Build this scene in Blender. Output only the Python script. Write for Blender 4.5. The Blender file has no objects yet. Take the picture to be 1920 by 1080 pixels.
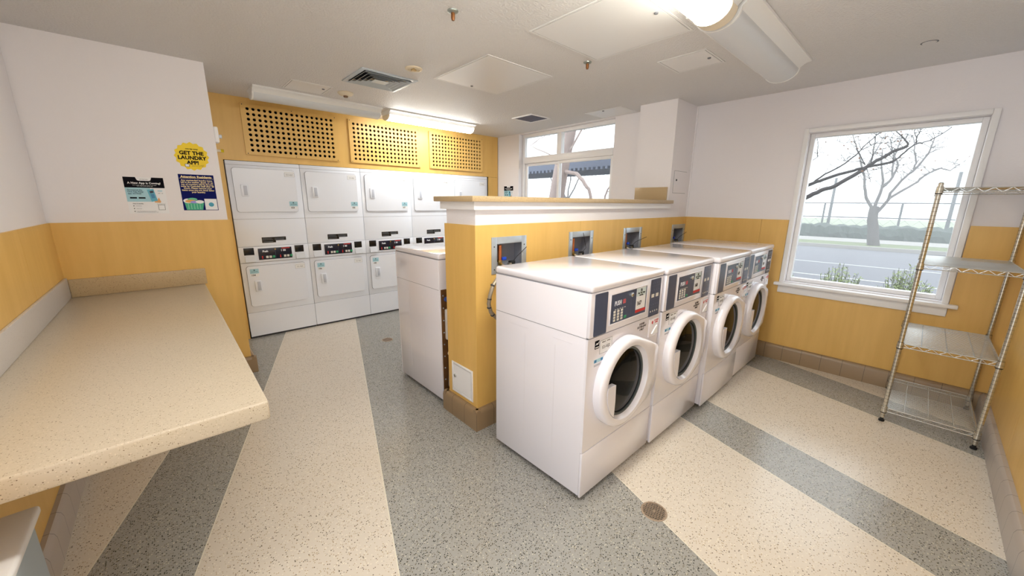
import bpy, bmesh, math, random
from mathutils import Vector, Matrix
random.seed(7)
PI = math.pi
S = bpy.context.scene
C = S.collection
S.view_settings.view_transform = 'Standard'
S.view_settings.look = 'None'
S.view_settings.exposure = 0.75
S.view_settings.gamma = 1.0
S.view_settings.use_curve_mapping = False

# ------------------------------------------------------------------ materials
def lin(c):
    return tuple(((v/255)/12.92 if v/255 <= .04045 else ((v/255+.055)/1.055)**2.4) for v in c)
MATS = {}
def mat(name, rgb, rough=.5, metal=0.0, spec=.5, bump=None, coat=0.0, noise=None):
    """rgb in sRGB 0..255; bump=(scale,strength); noise=(scale,amount) gentle colour variation"""
    if name in MATS: return MATS[name]
    m = bpy.data.materials.new(name); m.use_nodes = True
    nt = m.node_tree; b = nt.nodes['Principled BSDF']
    col = lin(rgb)+(1,)
    b.inputs['Base Color'].default_value = col
    b.inputs['Roughness'].default_value = rough
    b.inputs['Metallic'].default_value = metal
    b.inputs['Specular IOR Level'].default_value = spec
    b.inputs['Coat Weight'].default_value = coat
    b.inputs['Coat Roughness'].default_value = .08
    geo = nt.nodes.new('ShaderNodeNewGeometry')
    if noise:
        n = nt.nodes.new('ShaderNodeTexNoise'); n.inputs['Scale'].default_value = noise[0]; n.inputs['Detail'].default_value = 3
        nt.links.new(geo.outputs['Position'], n.inputs['Vector'])
        mx = nt.nodes.new('ShaderNodeMix'); mx.data_type = 'RGBA'
        a = noise[1]
        mx.inputs['A'].default_value = tuple(max(0, v*(1-a)) for v in col[:3])+(1,)
        mx.inputs['B'].default_value = tuple(min(1, v*(1+a)) for v in col[:3])+(1,)
        nt.links.new(n.outputs['Fac'], mx.inputs['Factor']); nt.links.new(mx.outputs['Result'], b.inputs['Base Color'])
    if bump:
        n = nt.nodes.new('ShaderNodeTexNoise'); n.inputs['Scale'].default_value = bump[0]; n.inputs['Detail'].default_value = 4
        nt.links.new(geo.outputs['Position'], n.inputs['Vector'])
        bp = nt.nodes.new('ShaderNodeBump'); bp.inputs['Strength'].default_value = bump[1]; bp.inputs['Distance'].default_value = .01
        nt.links.new(n.outputs['Fac'], bp.inputs['Height']); nt.links.new(bp.outputs['Normal'], b.inputs['Normal'])
    MATS[name] = m
    return m

def emis(name, rgb, strength):
    if name in MATS: return MATS[name]
    m = bpy.data.materials.new(name); m.use_nodes = True
    nt = m.node_tree; nt.nodes.clear()
    e = nt.nodes.new('ShaderNodeEmission'); e.inputs[0].default_value = tuple(rgb)+(1,); e.inputs[1].default_value = strength
    o = nt.nodes.new('ShaderNodeOutputMaterial'); nt.links.new(e.outputs[0], o.inputs[0])
    MATS[name] = m; return m

def wood(name, rgb, rough=.42):
    m = bpy.data.materials.new(name); m.use_nodes = True
    nt = m.node_tree; b = nt.nodes['Principled BSDF']; col = lin(rgb)
    geo = nt.nodes.new('ShaderNodeNewGeometry')
    mp = nt.nodes.new('ShaderNodeVectorMath'); mp.operation = 'MULTIPLY'; mp.inputs[1].default_value = (6, 6, .55)
    nt.links.new(geo.outputs['Position'], mp.inputs[0])
    n = nt.nodes.new('ShaderNodeTexNoise'); n.inputs['Scale'].default_value = 2.2; n.inputs['Detail'].default_value = 6; n.inputs['Roughness'].default_value = .6
    nt.links.new(mp.outputs[0], n.inputs['Vector'])
    r = nt.nodes.new('ShaderNodeValToRGB')
    r.color_ramp.elements[0].position = .28; r.color_ramp.elements[1].position = .75
    r.color_ramp.elements[0].color = (col[0]*.93, col[1]*.905, col[2]*.83, 1)
    r.color_ramp.elements[1].color = (min(1, col[0]*1.04), min(1, col[1]*1.05), min(1, col[2]*1.1), 1)
    nt.links.new(n.outputs['Fac'], r.inputs[0]); nt.links.new(r.outputs[0], b.inputs['Base Color'])
    b.inputs['Roughness'].default_value = rough; b.inputs['Coat Weight'].default_value = .1; b.inputs['Coat Roughness'].default_value = .25
    MATS[name] = m; return m

def speckle(nt, base, chips, scale):
    """base colour with stone chips; returns colour socket. chips: list of (lo,hi,rgb)"""
    geo = nt.nodes.new('ShaderNodeNewGeometry')
    v = nt.nodes.new('ShaderNodeTexVoronoi'); v.inputs['Scale'].default_value = scale
    nt.links.new(geo.outputs['Position'], v.inputs['Vector'])
    sep = nt.nodes.new('ShaderNodeSeparateColor'); nt.links.new(v.outputs['Color'], sep.inputs[0])
    near = nt.nodes.new('ShaderNodeMath'); near.operation = 'LESS_THAN'; near.inputs[1].default_value = .42
    nt.links.new(v.outputs['Distance'], near.inputs[0])
    cur = base
    for lo, hi, rgb in chips:
        a = nt.nodes.new('ShaderNodeMath'); a.operation = 'GREATER_THAN'; a.inputs[1].default_value = lo
        c = nt.nodes.new('ShaderNodeMath'); c.operation = 'LESS_THAN'; c.inputs[1].default_value = hi
        nt.links.new(sep.outputs[0], a.inputs[0]); nt.links.new(sep.outputs[0], c.inputs[0])
        d = nt.nodes.new('ShaderNodeMath'); d.operation = 'MULTIPLY'; nt.links.new(a.outputs[0], d.inputs[0]); nt.links.new(c.outputs[0], d.inputs[1])
        e = nt.nodes.new('ShaderNodeMath'); e.operation = 'MULTIPLY'; nt.links.new(d.outputs[0], e.inputs[0]); nt.links.new(near.outputs[0], e.inputs[1])
        mx = nt.nodes.new('ShaderNodeMix'); mx.data_type = 'RGBA'
        nt.links.new(e.outputs[0], mx.inputs['Factor'])
        if isinstance(cur, tuple): mx.inputs['A'].default_value = cur
        else: nt.links.new(cur, mx.inputs['A'])
        mx.inputs['B'].default_value = lin(rgb)+(1,)
        cur = mx.outputs['Result']
    return cur

def floor_material():
    m = bpy.data.materials.new('terrazzo_floor'); m.use_nodes = True
    nt = m.node_tree; b = nt.nodes['Principled BSDF']
    light = speckle(nt, lin((217, 208, 195))+(1,), [(.0, .09, (112, 100, 84)), (.10, .24, (184, 166, 140)), (.9, 1.01, (236, 228, 212))], 150)
    dark = speckle(nt, lin((160, 159, 155))+(1,), [(.0, .20, (54, 54, 50)), (.20, .42, (122, 116, 102)), (.9, 1.01, (202, 196, 182))], 150)
    geo = nt.nodes.new('ShaderNodeNewGeometry')
    dt = nt.nodes.new('ShaderNodeVectorMath'); dt.operation = 'DOT_PRODUCT'; dt.inputs[1].default_value = (1, -.32, 0)
    nt.links.new(geo.outputs['Position'], dt.inputs[0]); u = dt.outputs['Value']
    seams = [-1.13, -.70, .116, 1.405, 2.29, 2.70, 3.70, 4.13]
    def gt(t):
        g = nt.nodes.new('ShaderNodeMath'); g.operation = 'GREATER_THAN'; g.inputs[1].default_value = t; nt.links.new(u, g.inputs[0]); return g.outputs[0]
    tot = None
    for i in range(0, 8, 2):     # dark bands lie between seam i and seam i+1
        s = nt.nodes.new('ShaderNodeMath'); s.operation = 'SUBTRACT'; nt.links.new(gt(seams[i]), s.inputs[0]); nt.links.new(gt(seams[i+1]), s.inputs[1])
        if tot is None: tot = s.outputs[0]
        else:
            a = nt.nodes.new('ShaderNodeMath'); a.operation = 'ADD'; nt.links.new(tot, a.inputs[0]); nt.links.new(s.outputs[0], a.inputs[1]); tot = a.outputs[0]
    mx = nt.nodes.new('ShaderNodeMix'); mx.data_type = 'RGBA'
    nt.links.new(tot, mx.inputs['Factor']); nt.links.new(light, mx.inputs['A']); nt.links.new(dark, mx.inputs['B'])
    cur = mx.outputs['Result']
    lt = None
    for t in seams:
        c = nt.nodes.new('ShaderNodeMath'); c.operation = 'COMPARE'; c.inputs[1].default_value = t; c.inputs[2].default_value = .0028
        nt.links.new(u, c.inputs[0])
        if lt is None: lt = c.outputs[0]
        else:
            a = nt.nodes.new('ShaderNodeMath'); a.operation = 'MAXIMUM'; nt.links.new(lt, a.inputs[0]); nt.links.new(c.outputs[0], a.inputs[1]); lt = a.outputs[0]
    m2 = nt.nodes.new('ShaderNodeMix'); m2.data_type = 'RGBA'
    nt.links.new(lt, m2.inputs['Factor']); nt.links.new(cur, m2.inputs['A']); m2.inputs['B'].default_value = lin((226, 220, 204))+(1,)
    nt.links.new(m2.outputs['Result'], b.inputs['Base Color'])
    b.inputs['Roughness'].default_value = .2; b.inputs['Specular IOR Level'].default_value = .5
    MATS['floor'] = m; return m

def stone_material(name, rgb, rough=.3):
    m = bpy.data.materials.new(name); m.use_nodes = True
    nt = m.node_tree; b = nt.nodes['Principled BSDF']; r, g, bl = rgb
    c = speckle(nt, lin(rgb)+(1,), [(.0, .05, (r*.62, g*.56, bl*.5)), (.05, .28, (r*.91, g*.9, bl*.87)), (.88, 1.01, (min(255, r*1.07), min(255, g*1.07), min(255, bl*1.08)))], 240)
    nt.links.new(c, b.inputs['Base Color']); b.inputs['Roughness'].default_value = rough
    MATS[name] = m; return m

def tile_material(name, rgb, pitch=.152):
    """cove base tiles: thin joints every `pitch` along x and y"""
    m = bpy.data.materials.new(name); m.use_nodes = True
    nt = m.node_tree; b = nt.nodes['Principled BSDF']
    geo = nt.nodes.new('ShaderNodeNewGeometry'); sep = nt.nodes.new('ShaderNodeSeparateXYZ'); nt.links.new(geo.outputs['Position'], sep.inputs[0])
    nrm = nt.nodes.new('ShaderNodeSeparateXYZ'); nt.links.new(geo.outputs['True Normal'], nrm.inputs[0])
    res = None
    for ax, nax in ((0, 1), (1, 0)):
        md = nt.nodes.new('ShaderNodeMath'); md.operation = 'PINGPONG'; md.inputs[1].default_value = pitch/2
        nt.links.new(sep.outputs[ax], md.inputs[0])
        l = nt.nodes.new('ShaderNodeMath'); l.operation = 'LESS_THAN'; l.inputs[1].default_value = .0016; nt.links.new(md.outputs[0], l.inputs[0])
        ab = nt.nodes.new('ShaderNodeMath'); ab.operation = 'ABSOLUTE'; nt.links.new(nrm.outputs[ax], ab.inputs[0])
        g = nt.nodes.new('ShaderNodeMath'); g.operation = 'LESS_THAN'; g.inputs[1].default_value = .7; nt.links.new(ab.outputs[0], g.inputs[0])
        k = nt.nodes.new('ShaderNodeMath'); k.operation = 'MULTIPLY'; nt.links.new(l.outputs[0], k.inputs[0]); nt.links.new(g.outputs[0], k.inputs[1])
        if res is None: res = k.outputs[0]
        else:
            a = nt.nodes.new('ShaderNodeMath'); a.operation = 'MAXIMUM'; nt.links.new(res, a.inputs[0]); nt.links.new(k.outputs[0], a.inputs[1]); res = a.outputs[0]
    mx = nt.nodes.new('ShaderNodeMix'); mx.data_type = 'RGBA'; nt.links.new(res, mx.inputs['Factor'])
    mx.inputs['A'].default_value = lin(rgb)+(1,); mx.inputs['B'].default_value = lin(tuple(v*.62 for v in rgb))+(1,)
    nt.links.new(mx.outputs['Result'], b.inputs['Base Color']); b.inputs['Roughness'].default_value = .35
    MATS[name] = m; return m

def glass_material(name, tint=(1, 1, 1), refl=.06, rough=.02):
    m = bpy.data.materials.new(name); m.use_nodes = True
    nt = m.node_tree; nt.nodes.clear()
    t = nt.nodes.new('ShaderNodeBsdfTransparent'); t.inputs[0].default_value = tuple(tint)+(1,)
    g = nt.nodes.new('ShaderNodeBsdfGlossy'); g.inputs['Roughness'].default_value = rough
    f = nt.nodes.new('ShaderNodeFresnel'); f.inputs[0].default_value = 1.45
    mm = nt.nodes.new('ShaderNodeMath'); mm.operation = 'MULTIPLY'; mm.inputs[1].default_value = refl/.04; mm.use_clamp = True
    ge = nt.nodes.new('ShaderNodeNewGeometry'); iv = nt.nodes.new('ShaderNodeMath'); iv.operation = 'SUBTRACT'; iv.inputs[0].default_value = 1
    nt.links.new(ge.outputs['Backfacing'], iv.inputs[1]); ff = nt.nodes.new('ShaderNodeMath'); ff.operation = 'MULTIPLY'
    nt.links.new(f.outputs[0], ff.inputs[0]); nt.links.new(iv.outputs[0], ff.inputs[1]); nt.links.new(ff.outputs[0], mm.inputs[0])
    mx = nt.nodes.new('ShaderNodeMixShader'); nt.links.new(mm.outputs[0], mx.inputs[0]); nt.links.new(t.outputs[0], mx.inputs[1]); nt.links.new(g.outputs[0], mx.inputs[2])
    o = nt.nodes.new('ShaderNodeOutputMaterial'); nt.links.new(mx.outputs[0], o.inputs[0])
    MATS[name] = m; return m

WALL = mat('wall_paint', (238, 235, 238), .75, bump=(70, .12))
CEIL = mat('ceiling_paint', (221, 220, 220), .6, bump=(80, .8))
WOOD = wood('maple_panel', (228, 186, 106))
FLOOR = floor_material()
STONE = stone_material('counter_stone', (198, 185, 164))
STONED = stone_material('backsplash_stone', (190, 166, 128))
STONEG = stone_material('backsplash_grey_stone', (206, 202, 200))
TILE = tile_material('cove_tile', (150, 126, 96))
TILEG = tile_material('cove_tile_grey', (176, 166, 158))
TRIM = mat('white_trim', (242, 242, 244), .35)
ENAMEL = mat('washer_enamel', (236, 234, 242), .16, coat=.5)
DRYERW = mat('dryer_enamel', (238, 243, 254), .22, coat=.3)
GAP = mat('dark_gap', (58, 60, 68), .7)
GREYGAP = mat('grey_gap', (120, 122, 130), .6)
CHASE_SHADE = mat('chase_shade', (16, 14, 13), .9, spec=.05)  # near-black colour stands in for the shade behind the vent holes
BLACK = mat('black_plastic', (14, 14, 18), .25)
NAVY = mat('navy_panel', (22, 24, 44), .25)
SLATE = mat('slate_panel', (72, 84, 112), .28)
SLATE2 = mat('slate_button', (92, 102, 128), .35)
PAPER = mat('white_paper', (238, 240, 244), .6)
KEY = mat('key_white', (222, 220, 214), .5)
GREEN = mat('key_green', (52, 158, 110), .5)
RED = mat('red_ink', (206, 44, 44), .5)
INK = mat('black_ink', (16, 16, 24), .8, spec=.1)
GREYINK = mat('grey_ink', (110, 114, 122), .6)
BLUEINK = mat('blue_ink', (42, 120, 176), .5)
CYAN = mat('cyan_ink', (168, 212, 226), .6)
PINK = mat('pink_ink', (206, 92, 100), .6)
STEEL = mat('galvanised_steel', (186, 196, 206), .34, metal=.55, noise=(30, .06))
STEELD = mat('dark_steel_box', (156, 158, 168), .45, metal=.25)
CHROME = mat('chrome_wire', (206, 208, 206), .24, metal=.85)
CHROMEW = mat('chrome_post', (204, 200, 188), .22, metal=.8)
def add_grooves(m, pitch):
    nt = m.node_tree; b = nt.nodes['Principled BSDF']
    geo = nt.nodes.new('ShaderNodeNewGeometry'); sep = nt.nodes.new('ShaderNodeSeparateXYZ'); nt.links.new(geo.outputs['Position'], sep.inputs[0])
    pp = nt.nodes.new('ShaderNodeMath'); pp.operation = 'PINGPONG'; pp.inputs[1].default_value = pitch/2; nt.links.new(sep.outputs[2], pp.inputs[0])
    l = nt.nodes.new('ShaderNodeMath'); l.operation = 'LESS_THAN'; l.inputs[1].default_value = .0011; nt.links.new(pp.outputs[0], l.inputs[0])
    mx = nt.nodes.new('ShaderNodeMix'); mx.data_type = 'RGBA'; nt.links.new(l.outputs[0], mx.inputs['Factor'])
    mx.inputs['A'].default_value = b.inputs['Base Color'].default_value; mx.inputs['B'].default_value = (.16, .15, .13, 1)
    nt.links.new(mx.outputs['Result'], b.inputs['Base Color'])
add_grooves(CHROMEW, .0254)
COPPER = mat('copper', (205, 122, 72), .35, metal=.7)
BRASS = mat('brass', (196, 164, 96), .3, metal=.8)
RUBBER = mat('black_rubber', (22, 22, 24), .6)
DRUM = mat('drum_steel', (34, 31, 34), .25, metal=.9)
DGLASS = glass_material('door_glass', (.06, .06, .085), .028, .03)
WGLASS = glass_material('window_glass', (.97, .985, .985), .006)
LENS = mat('lamp_lens_unlit', (214, 218, 222), .3)
LAMPMETAL = mat('lamp_metal', (236, 236, 234), .3)
LIT = emis('lamp_lens_lit', (1.0, .95, .81), 21)
LIT_FILL = emis('lamp_lens_added_fill', (1.0, .97, .91), 11)  # glow of the added fill lamp, out of view
LIT2 = emis('lamp_lens_lit_far', (1.0, .985, .93), 20)
IVORY = mat('ivory_plastic', (226, 214, 190), .5)
RUST = mat('rusty_panel', (124, 88, 52), .5, metal=.5, noise=(22, .3))

# ------------------------------------------------------------------ mesh helpers
def box(bm, x0, y0, z0, x1, y1, z1, bev=0, seg=2):
    t = bmesh.new(); bmesh.ops.create_cube(t, size=1)
    for v in t.verts:
        v.co = Vector(((x0+x1)/2+v.co.x*(x1-x0), (y0+y1)/2+v.co.y*(y1-y0), (z0+z1)/2+v.co.z*(z1-z0)))
    if bev: bmesh.ops.bevel(t, geom=t.edges[:], offset=bev, segments=seg, profile=.5, affect='EDGES')
    merge(bm, t); return bm
def merge(bm, t):
    me = bpy.data.meshes.new('tmp'); t.to_mesh(me); t.free(); bm.from_mesh(me); bpy.data.meshes.remove(me)
def B(*a, **k): return box(bmesh.new(), *a, **k)
def ring_pts(c, d, r, n, ref=None):
    d = d.normalized()
    ref = Vector((0, 0, 1)) if abs(d.z) < .95 else Vector((1, 0, 0))
    u = d.cross(ref).normalized(); w = d.cross(u).normalized()
    return [c+u*math.cos(2*PI*i/n)*r+w*math.sin(2*PI*i/n)*r for i in range(n)]
def tube(bm, pts, r, n=8, cap=True):
    pts = [Vector(p) for p in pts]
    rs = r if isinstance(r, (list, tuple)) else [r]*len(pts)
    rings = []; u = None
    for i, p in enumerate(pts):
        if i == 0: d = pts[1]-p
        elif i == len(pts)-1: d = p-pts[i-1]
        else: d = (pts[i+1]-p).normalized()+(p-pts[i-1]).normalized()
        d.normalize()
        if u is None:
            ref = Vector((0, 0, 1)) if abs(d.z) < .95 else Vector((1, 0, 0))
            u = d.cross(ref).normalized()
        else:
            u = (u-d*u.dot(d)).normalized()
        w = d.cross(u)
        rings.append([bm.verts.new(p+u*math.cos(2*PI*k/n)*rs[i]+w*math.sin(2*PI*k/n)*rs[i]) for k in range(n)])
    for a, b in zip(rings, rings[1:]):
        for k in range(n): bm.faces.new((a[k], a[(k+1) % n], b[(k+1) % n], b[k]))
    if cap and n > 2:
        bm.faces.new(rings[0]); bm.faces.new(rings[-1][::-1])
    return bm
def T(*a, **k): return tube(bmesh.new(), *a, **k)
def lathe(bm, prof, c, axis='Z', n=32):
    """prof: list of (radius, height along axis)"""
    c = Vector(c); rings = []
    for r, h in prof:
        rg = []
        for k in range(n):
            a = 2*PI*k/n; x, y = math.cos(a)*r, math.sin(a)*r
            co = {'Z': (x, y, h), 'Y': (x, h, y), 'X': (h, x, y)}[axis]
            rg.append(bm.verts.new(c+Vector(co)))
        rings.append(rg)
    for a, b in zip(rings, rings[1:]):
        for k in range(n): bm.faces.new((a[k], a[(k+1) % n], b[(k+1) % n], b[k]))
    for rg in (rings[0], rings[-1]):
        bm.faces.new(rg)
    bmesh.ops.remove_doubles(bm, verts=bm.verts[:], dist=1e-6)
    return bm
def L(*a, **k): return lathe(bmesh.new(), *a, **k)
def prism(bm, poly, axis, a0, a1):
    """extrude a 2-D polygon between a0 and a1 along axis; poly coords are the two remaining axes in xyz order"""
    def co(p, a):
        return {'X': (a, p[0], p[1]), 'Y': (p[0], a, p[1]), 'Z': (p[0], p[1], a)}[axis]
    f = [bm.verts.new(co(p, a0)) for p in poly]; g = [bm.verts.new(co(p, a1)) for p in poly]
    bm.faces.new(f); bm.faces.new(g[::-1])
    for i in range(len(poly)):
        j = (i+1) % len(poly); bm.faces.new((f[i], f[j], g[j], g[i]))
    return bm
def PR(*a, **k): return prism(bmesh.new(), *a, **k)
def rrect(x0, z0, x1, z1, r, n=5):
    pts = []
    for cx, cz, a0 in ((x1-r, z1-r, 0), (x0+r, z1-r, PI/2), (x0+r, z0+r, PI), (x1-r, z0+r, 3*PI/2)):
        for k in range(n+1):
            a = a0+PI/2*k/n; pts.append((cx+math.cos(a)*r, cz+math.sin(a)*r))
    return pts
def wpos(p):
    v = Vector((0, 0, 0))
    while p is not None: v += p.location; p = p.parent
    return v
def obj(name, bm, m, parent=None, local=False, smooth=True, angle=35):
    """link ONE mesh; verts are in world coordinates unless local"""
    if parent is not None and not local:
        bmesh.ops.translate(bm, verts=bm.verts[:], vec=-wpos(parent))
    bmesh.ops.recalc_face_normals(bm, faces=bm.faces[:])
    me = bpy.data.meshes.new(name); bm.to_mesh(me); bm.free()
    me.materials.append(m)
    if smooth:
        me.shade_smooth(); me.set_sharp_from_angle(angle=math.radians(angle))
    o = bpy.data.objects.new(name, me); C.objects.link(o); o.parent = parent
    return o
def tag(o, label, cat, group=None, kind=None):
    o['label'] = label; o['category'] = cat
    if group: o['group'] = group
    if kind: o['kind'] = kind
    return o
def thing(name, label, cat, loc=(0, 0, 0), rotz=0, group=None):
    o = bpy.data.objects.new(name, None); C.objects.link(o); o.empty_display_size = .1
    o.location = loc; o.rotation_euler = (0, 0, rotz)
    return tag(o, label, cat, group)
def single(name, bm, m, label, cat, group=None, kind=None, **k):
    """a top-level thing that is one mesh: its origin is moved to its base"""
    lo = Vector((min(v.co.x for v in bm.verts), min(v.co.y for v in bm.verts), min(v.co.z for v in bm.verts)))
    hi = Vector((max(v.co.x for v in bm.verts), max(v.co.y for v in bm.verts), lo.z))
    c = (lo+hi)/2; c.z = lo.z
    bmesh.ops.translate(bm, verts=bm.verts[:], vec=-c)
    o = obj(name, bm, m, None, **k); o.location = c
    return tag(o, label, cat, group, kind)
def struct(name, bm, m, parent=None, **k):
    o = obj(name, bm, m, parent, smooth=k.pop('smooth', False), **k)
    if parent is None: o['kind'] = 'structure'
    return o
def text_bm(body, size, origin, right, up, align='CENTER', depth=.0004, bold=0.0, wscale=1.0):
    """lettering as real thin geometry; origin = anchor on the baseline"""
    cu = bpy.data.curves.new('t', 'FONT'); cu.body = body; cu.size = size; cu.align_x = align; cu.extrude = depth; cu.offset = bold
    cu.resolution_u = 2
    cu.space_line = .95
    to = bpy.data.objects.new('t', cu); C.objects.link(to)
    bpy.context.view_layer.update()
    dg = bpy.context.evaluated_depsgraph_get()
    me = bpy.data.meshes.new_from_object(to.evaluated_get(dg))
    bm = bmesh.new(); bm.from_mesh(me)
    bpy.data.objects.remove(to); bpy.data.curves.remove(cu); bpy.data.meshes.remove(me)
    r = Vector(right); u = Vector(up); n = r.cross(u); o = Vector(origin)
    for v in bm.verts: v.co = o+r*v.co.x*wscale+u*v.co.y+n*v.co.z
    return bm
RX, RZ = (1, 0, 0), (0, 0, 1)

def wall_boxes(bm, axis, a0, a1, z0, z1, t0, t1, holes):
    """wall slab along axis ('X' or 'Y') with rectangular holes (a0,a1,z0,z1)"""
    def bx(p0, p1, q0, q1):
        if p1-p0 < 1e-5 or q1-q0 < 1e-5: return
        if axis == 'X': box(bm, p0, t0, q0, p1, t1, q1)
        else: box(bm, t0, p0, q0, t1, p1, q1)
    cur = a0
    for h0, h1, y0, y1 in sorted(holes):
        bx(cur, h0, z0, z1); bx(h0, h1, z0, max(z0, y0)); bx(h0, h1, min(z1, y1), z1); cur = h1
    bx(cur, a1, z0, z1); return bm

# ------------------------------------------------------------------ room dimensions (metres)
ZC = 2.56
XL, XW, XF = -.568, 4.42, 4.20          # left wall, window wall, wall round the far window
YN, YP, YD, YS = -.53, 3.947, 4.94, 4.95
ZW = 1.392                              # top of the maple wainscot

# ---- floor, ceiling, walls
struct('floor', B(-.72, -.68, -.08, 4.62, 5.75, 0), FLOOR)
struct('ceiling', B(-.72, -.68, ZC, 4.62, 5.75, ZC+.1), CEIL)
DO = (-.42, .78, 0, 2.08)               # unseen doorway in the left wall, added behind the camera to let daylight in
struct('wall_left', wall_boxes(bmesh.new(), 'Y', -.68, YP, 0, ZC, -.70, XL-.012, [DO]), WALL)
struct('wall_poster', B(-.70, YP+.012, 0, .394, 5.75, ZC), WALL)
struct('wall_far', B(.394, 5.66, 0, 4.62, 5.75, ZC), WALL)
struct('wall_near', B(-.72, -.68, 0, 4.62, YN-.012, ZC), WALL)
WIN = (-.183, .853, .80, 2.168)         # glass-side opening of the street window
struct('wall_window', wall_boxes(bmesh.new(), 'Y', -.68, 1.869, 0, ZC, XW+.012, 4.57, [WIN]), WALL)
FWIN = (2.76, 4.455, .90, 2.55)
struct('wall_far_window', wall_boxes(bmesh.new(), 'Y', 2.29, 5.66, 0, ZC, XF+.012, XF+.155, [FWIN]), WALL)
# pier that ends the half-height wall
XPIER = 3.96
pb = wall_boxes(bmesh.new(), 'X', XPIER, 4.42, 0, ZC, 1.881, 2.0, [(4.087, 4.383, 1.085, 1.298)])
box(pb, XPIER, 2.0, 0, 4.42, 2.29, ZC)
struct('wall_pier', pb, WALL)
struct('wall_pier_return', B(4.42, 1.869, 0, 4.57, 2.5, ZC), WALL)

# ---- maple wainscot
def seamed(axis, a0, a1, seams, z0, z1, t0, t1, holes=()):
    bm = bmesh.new(); cuts = [a0]+sorted(seams)+[a1]
    for p, q in zip(cuts, cuts[1:]):
        hs = [(max(h[0], p+.001), min(h[1], q-.001), h[2], h[3]) for h in holes if h[1] > p+.001 and h[0] < q-.001]
        wall_boxes(bm, axis, p+(.001 if p != a0 else 0), q-(.001 if q != a1 else 0), z0, z1, t0, t1, hs)
    return bm
struct('trim_1', seamed('Y', .80, YP, [1.9, 3.17], .0, 1.372, XL-.012, XL), WOOD)
struct('trim_2', seamed('X', XL, .406, [], .0, 1.372, YP, YP+.012), WOOD)
struct('trim_3', B(.3942, YP+.0122, 0, .406, YD+.01, 1.372), WOOD)
struct('trim_4', seamed('Y', YN, 1.869, [1.12], 0, ZW, XW, XW+.012, [(-.225, .895, .70, 2.3)]), WOOD)
struct('trim_5', seamed('X', -.5, XW, [.9, 2.12, 3.34], 0, ZW, YN-.012, YN), WOOD)
BOXES = [(1.531, 1.845), (2.313, 2.632), (3.100, 3.430), (4.075, 4.395)]
HOLES = [(a+.012, b-.012, 1.085, 1.298) for a, b in BOXES]
struct('trim_6', seamed('X', 1.403, XW, [2.457, 3.777], 0, ZW, 1.869, 1.881, HOLES), WOOD)
struct('trim_7', B(1.403, 1.881, 0, 1.415, 2.214, ZW), WOOD)
struct('trim_8', seamed('X', 1.415, XPIER, [2.6], 0, ZW, 2.202, 2.214), WOOD)
struct('trim_9', B(XF, 2.29, 0, XF+.012, 4.95, .88), WOOD)
struct('trim_10', B(XPIER-.012, 2.214, 0, XPIER, 2.29, ZW), WOOD)
# ---- half-height partition wall
pw = wall_boxes(bmesh.new(), 'X', 1.415, XPIER, 0, 1.535, 1.881, 2.0, HOLES[:3])
box(pw, 1.415, 2.0, 0, XPIER, 2.202, 1.535)
struct('wall_partition', pw, WALL)
struct('trim_11', B(1.385, 1.851, 1.487, XPIER, 2.232, 1.535), TRIM)
t = thing('partition_cap', 'long speckled beige stone cap along the top of the half-height wall', 'ledge', (2.66, 2.04, 1.535))
obj('cap_slab', B(1.352, 1.822, 1.5352, XPIER-.001, 2.262, 1.569, bev=.005), STONED, t)
obj('end_splash', B(XPIER-.020, 1.90, 1.5692, XPIER-.001, 2.27, 1.705, bev=.003), STONED, t)

# ---- tiled cove bases
def cove(name, axis, a0, a1, wall, sgn, m, h=.15):
    poly = [(0, 0), (.036, 0), (.036, h-.03), (.030, h-.01), (.018, h), (0, h)]
    bm = bmesh.new()
    if axis == 'Y': prism(bm, [(wall+sgn*p[0], p[1]) for p in poly], 'Y', a0, a1)
    else: prism(bm, [(wall+sgn*p[0], p[1]) for p in poly], 'X', a0, a1)
    return struct(name, bm, m, smooth=True)
cove('baseboard_left', 'Y', .80, YP, XL+.0003, 1, TILEG)
cove('baseboard_poster', 'X', XL, .442, YP-.0003, -1, TILE)
cove('baseboard_poster_end', 'Y', YP-.036, 4.90, .4063, 1, TILE)
cove('baseboard_window', 'Y', YN, 1.869, XW-.0003, -1, TILE)
cove('baseboard_near', 'X', -.4, XW, YN+.0003, 1, TILEG)
cove('baseboard_partition', 'X', 1.368, XW, 1.8687, -1, TILE)
cove('baseboard_partition_end', 'Y', 1.834, 2.249, 1.4027, -1, TILE)
cove('baseboard_partition_back', 'X', 1.368, XPIER, 2.2143, 1, TILE)

# ---- panelling round the dryers
soff = wall_boxes(bmesh.new(), 'X', .406, XF, 1.936, ZC, YS, YS+.02, [(.78, 1.63, 2.03, 2.47), (1.86, 2.72, 2.03, 2.47), (2.96, 3.83, 2.03, 2.47)])
struct('trim_12', soff, WOOD)
struct('trim_13', B(.406, YS-.004, .0, .530, YS+.016, 1.936), WOOD)
struct('trim_14', B(4.005, YS+.0, 0, XF, YS+.02, 1.934), WOOD)
struct('trim_15', B(.406, YS+.02, 1.936, XF, 5.66, 1.956), CHASE_SHADE)      # shelf that closes the soffit above the dryers
struct('trim_16', B(.406, 5.30, 1.956, XF, 5.32, ZC), CHASE_SHADE)           # backing sheet behind the vents, coloured near-black for the shade in the holes
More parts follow.
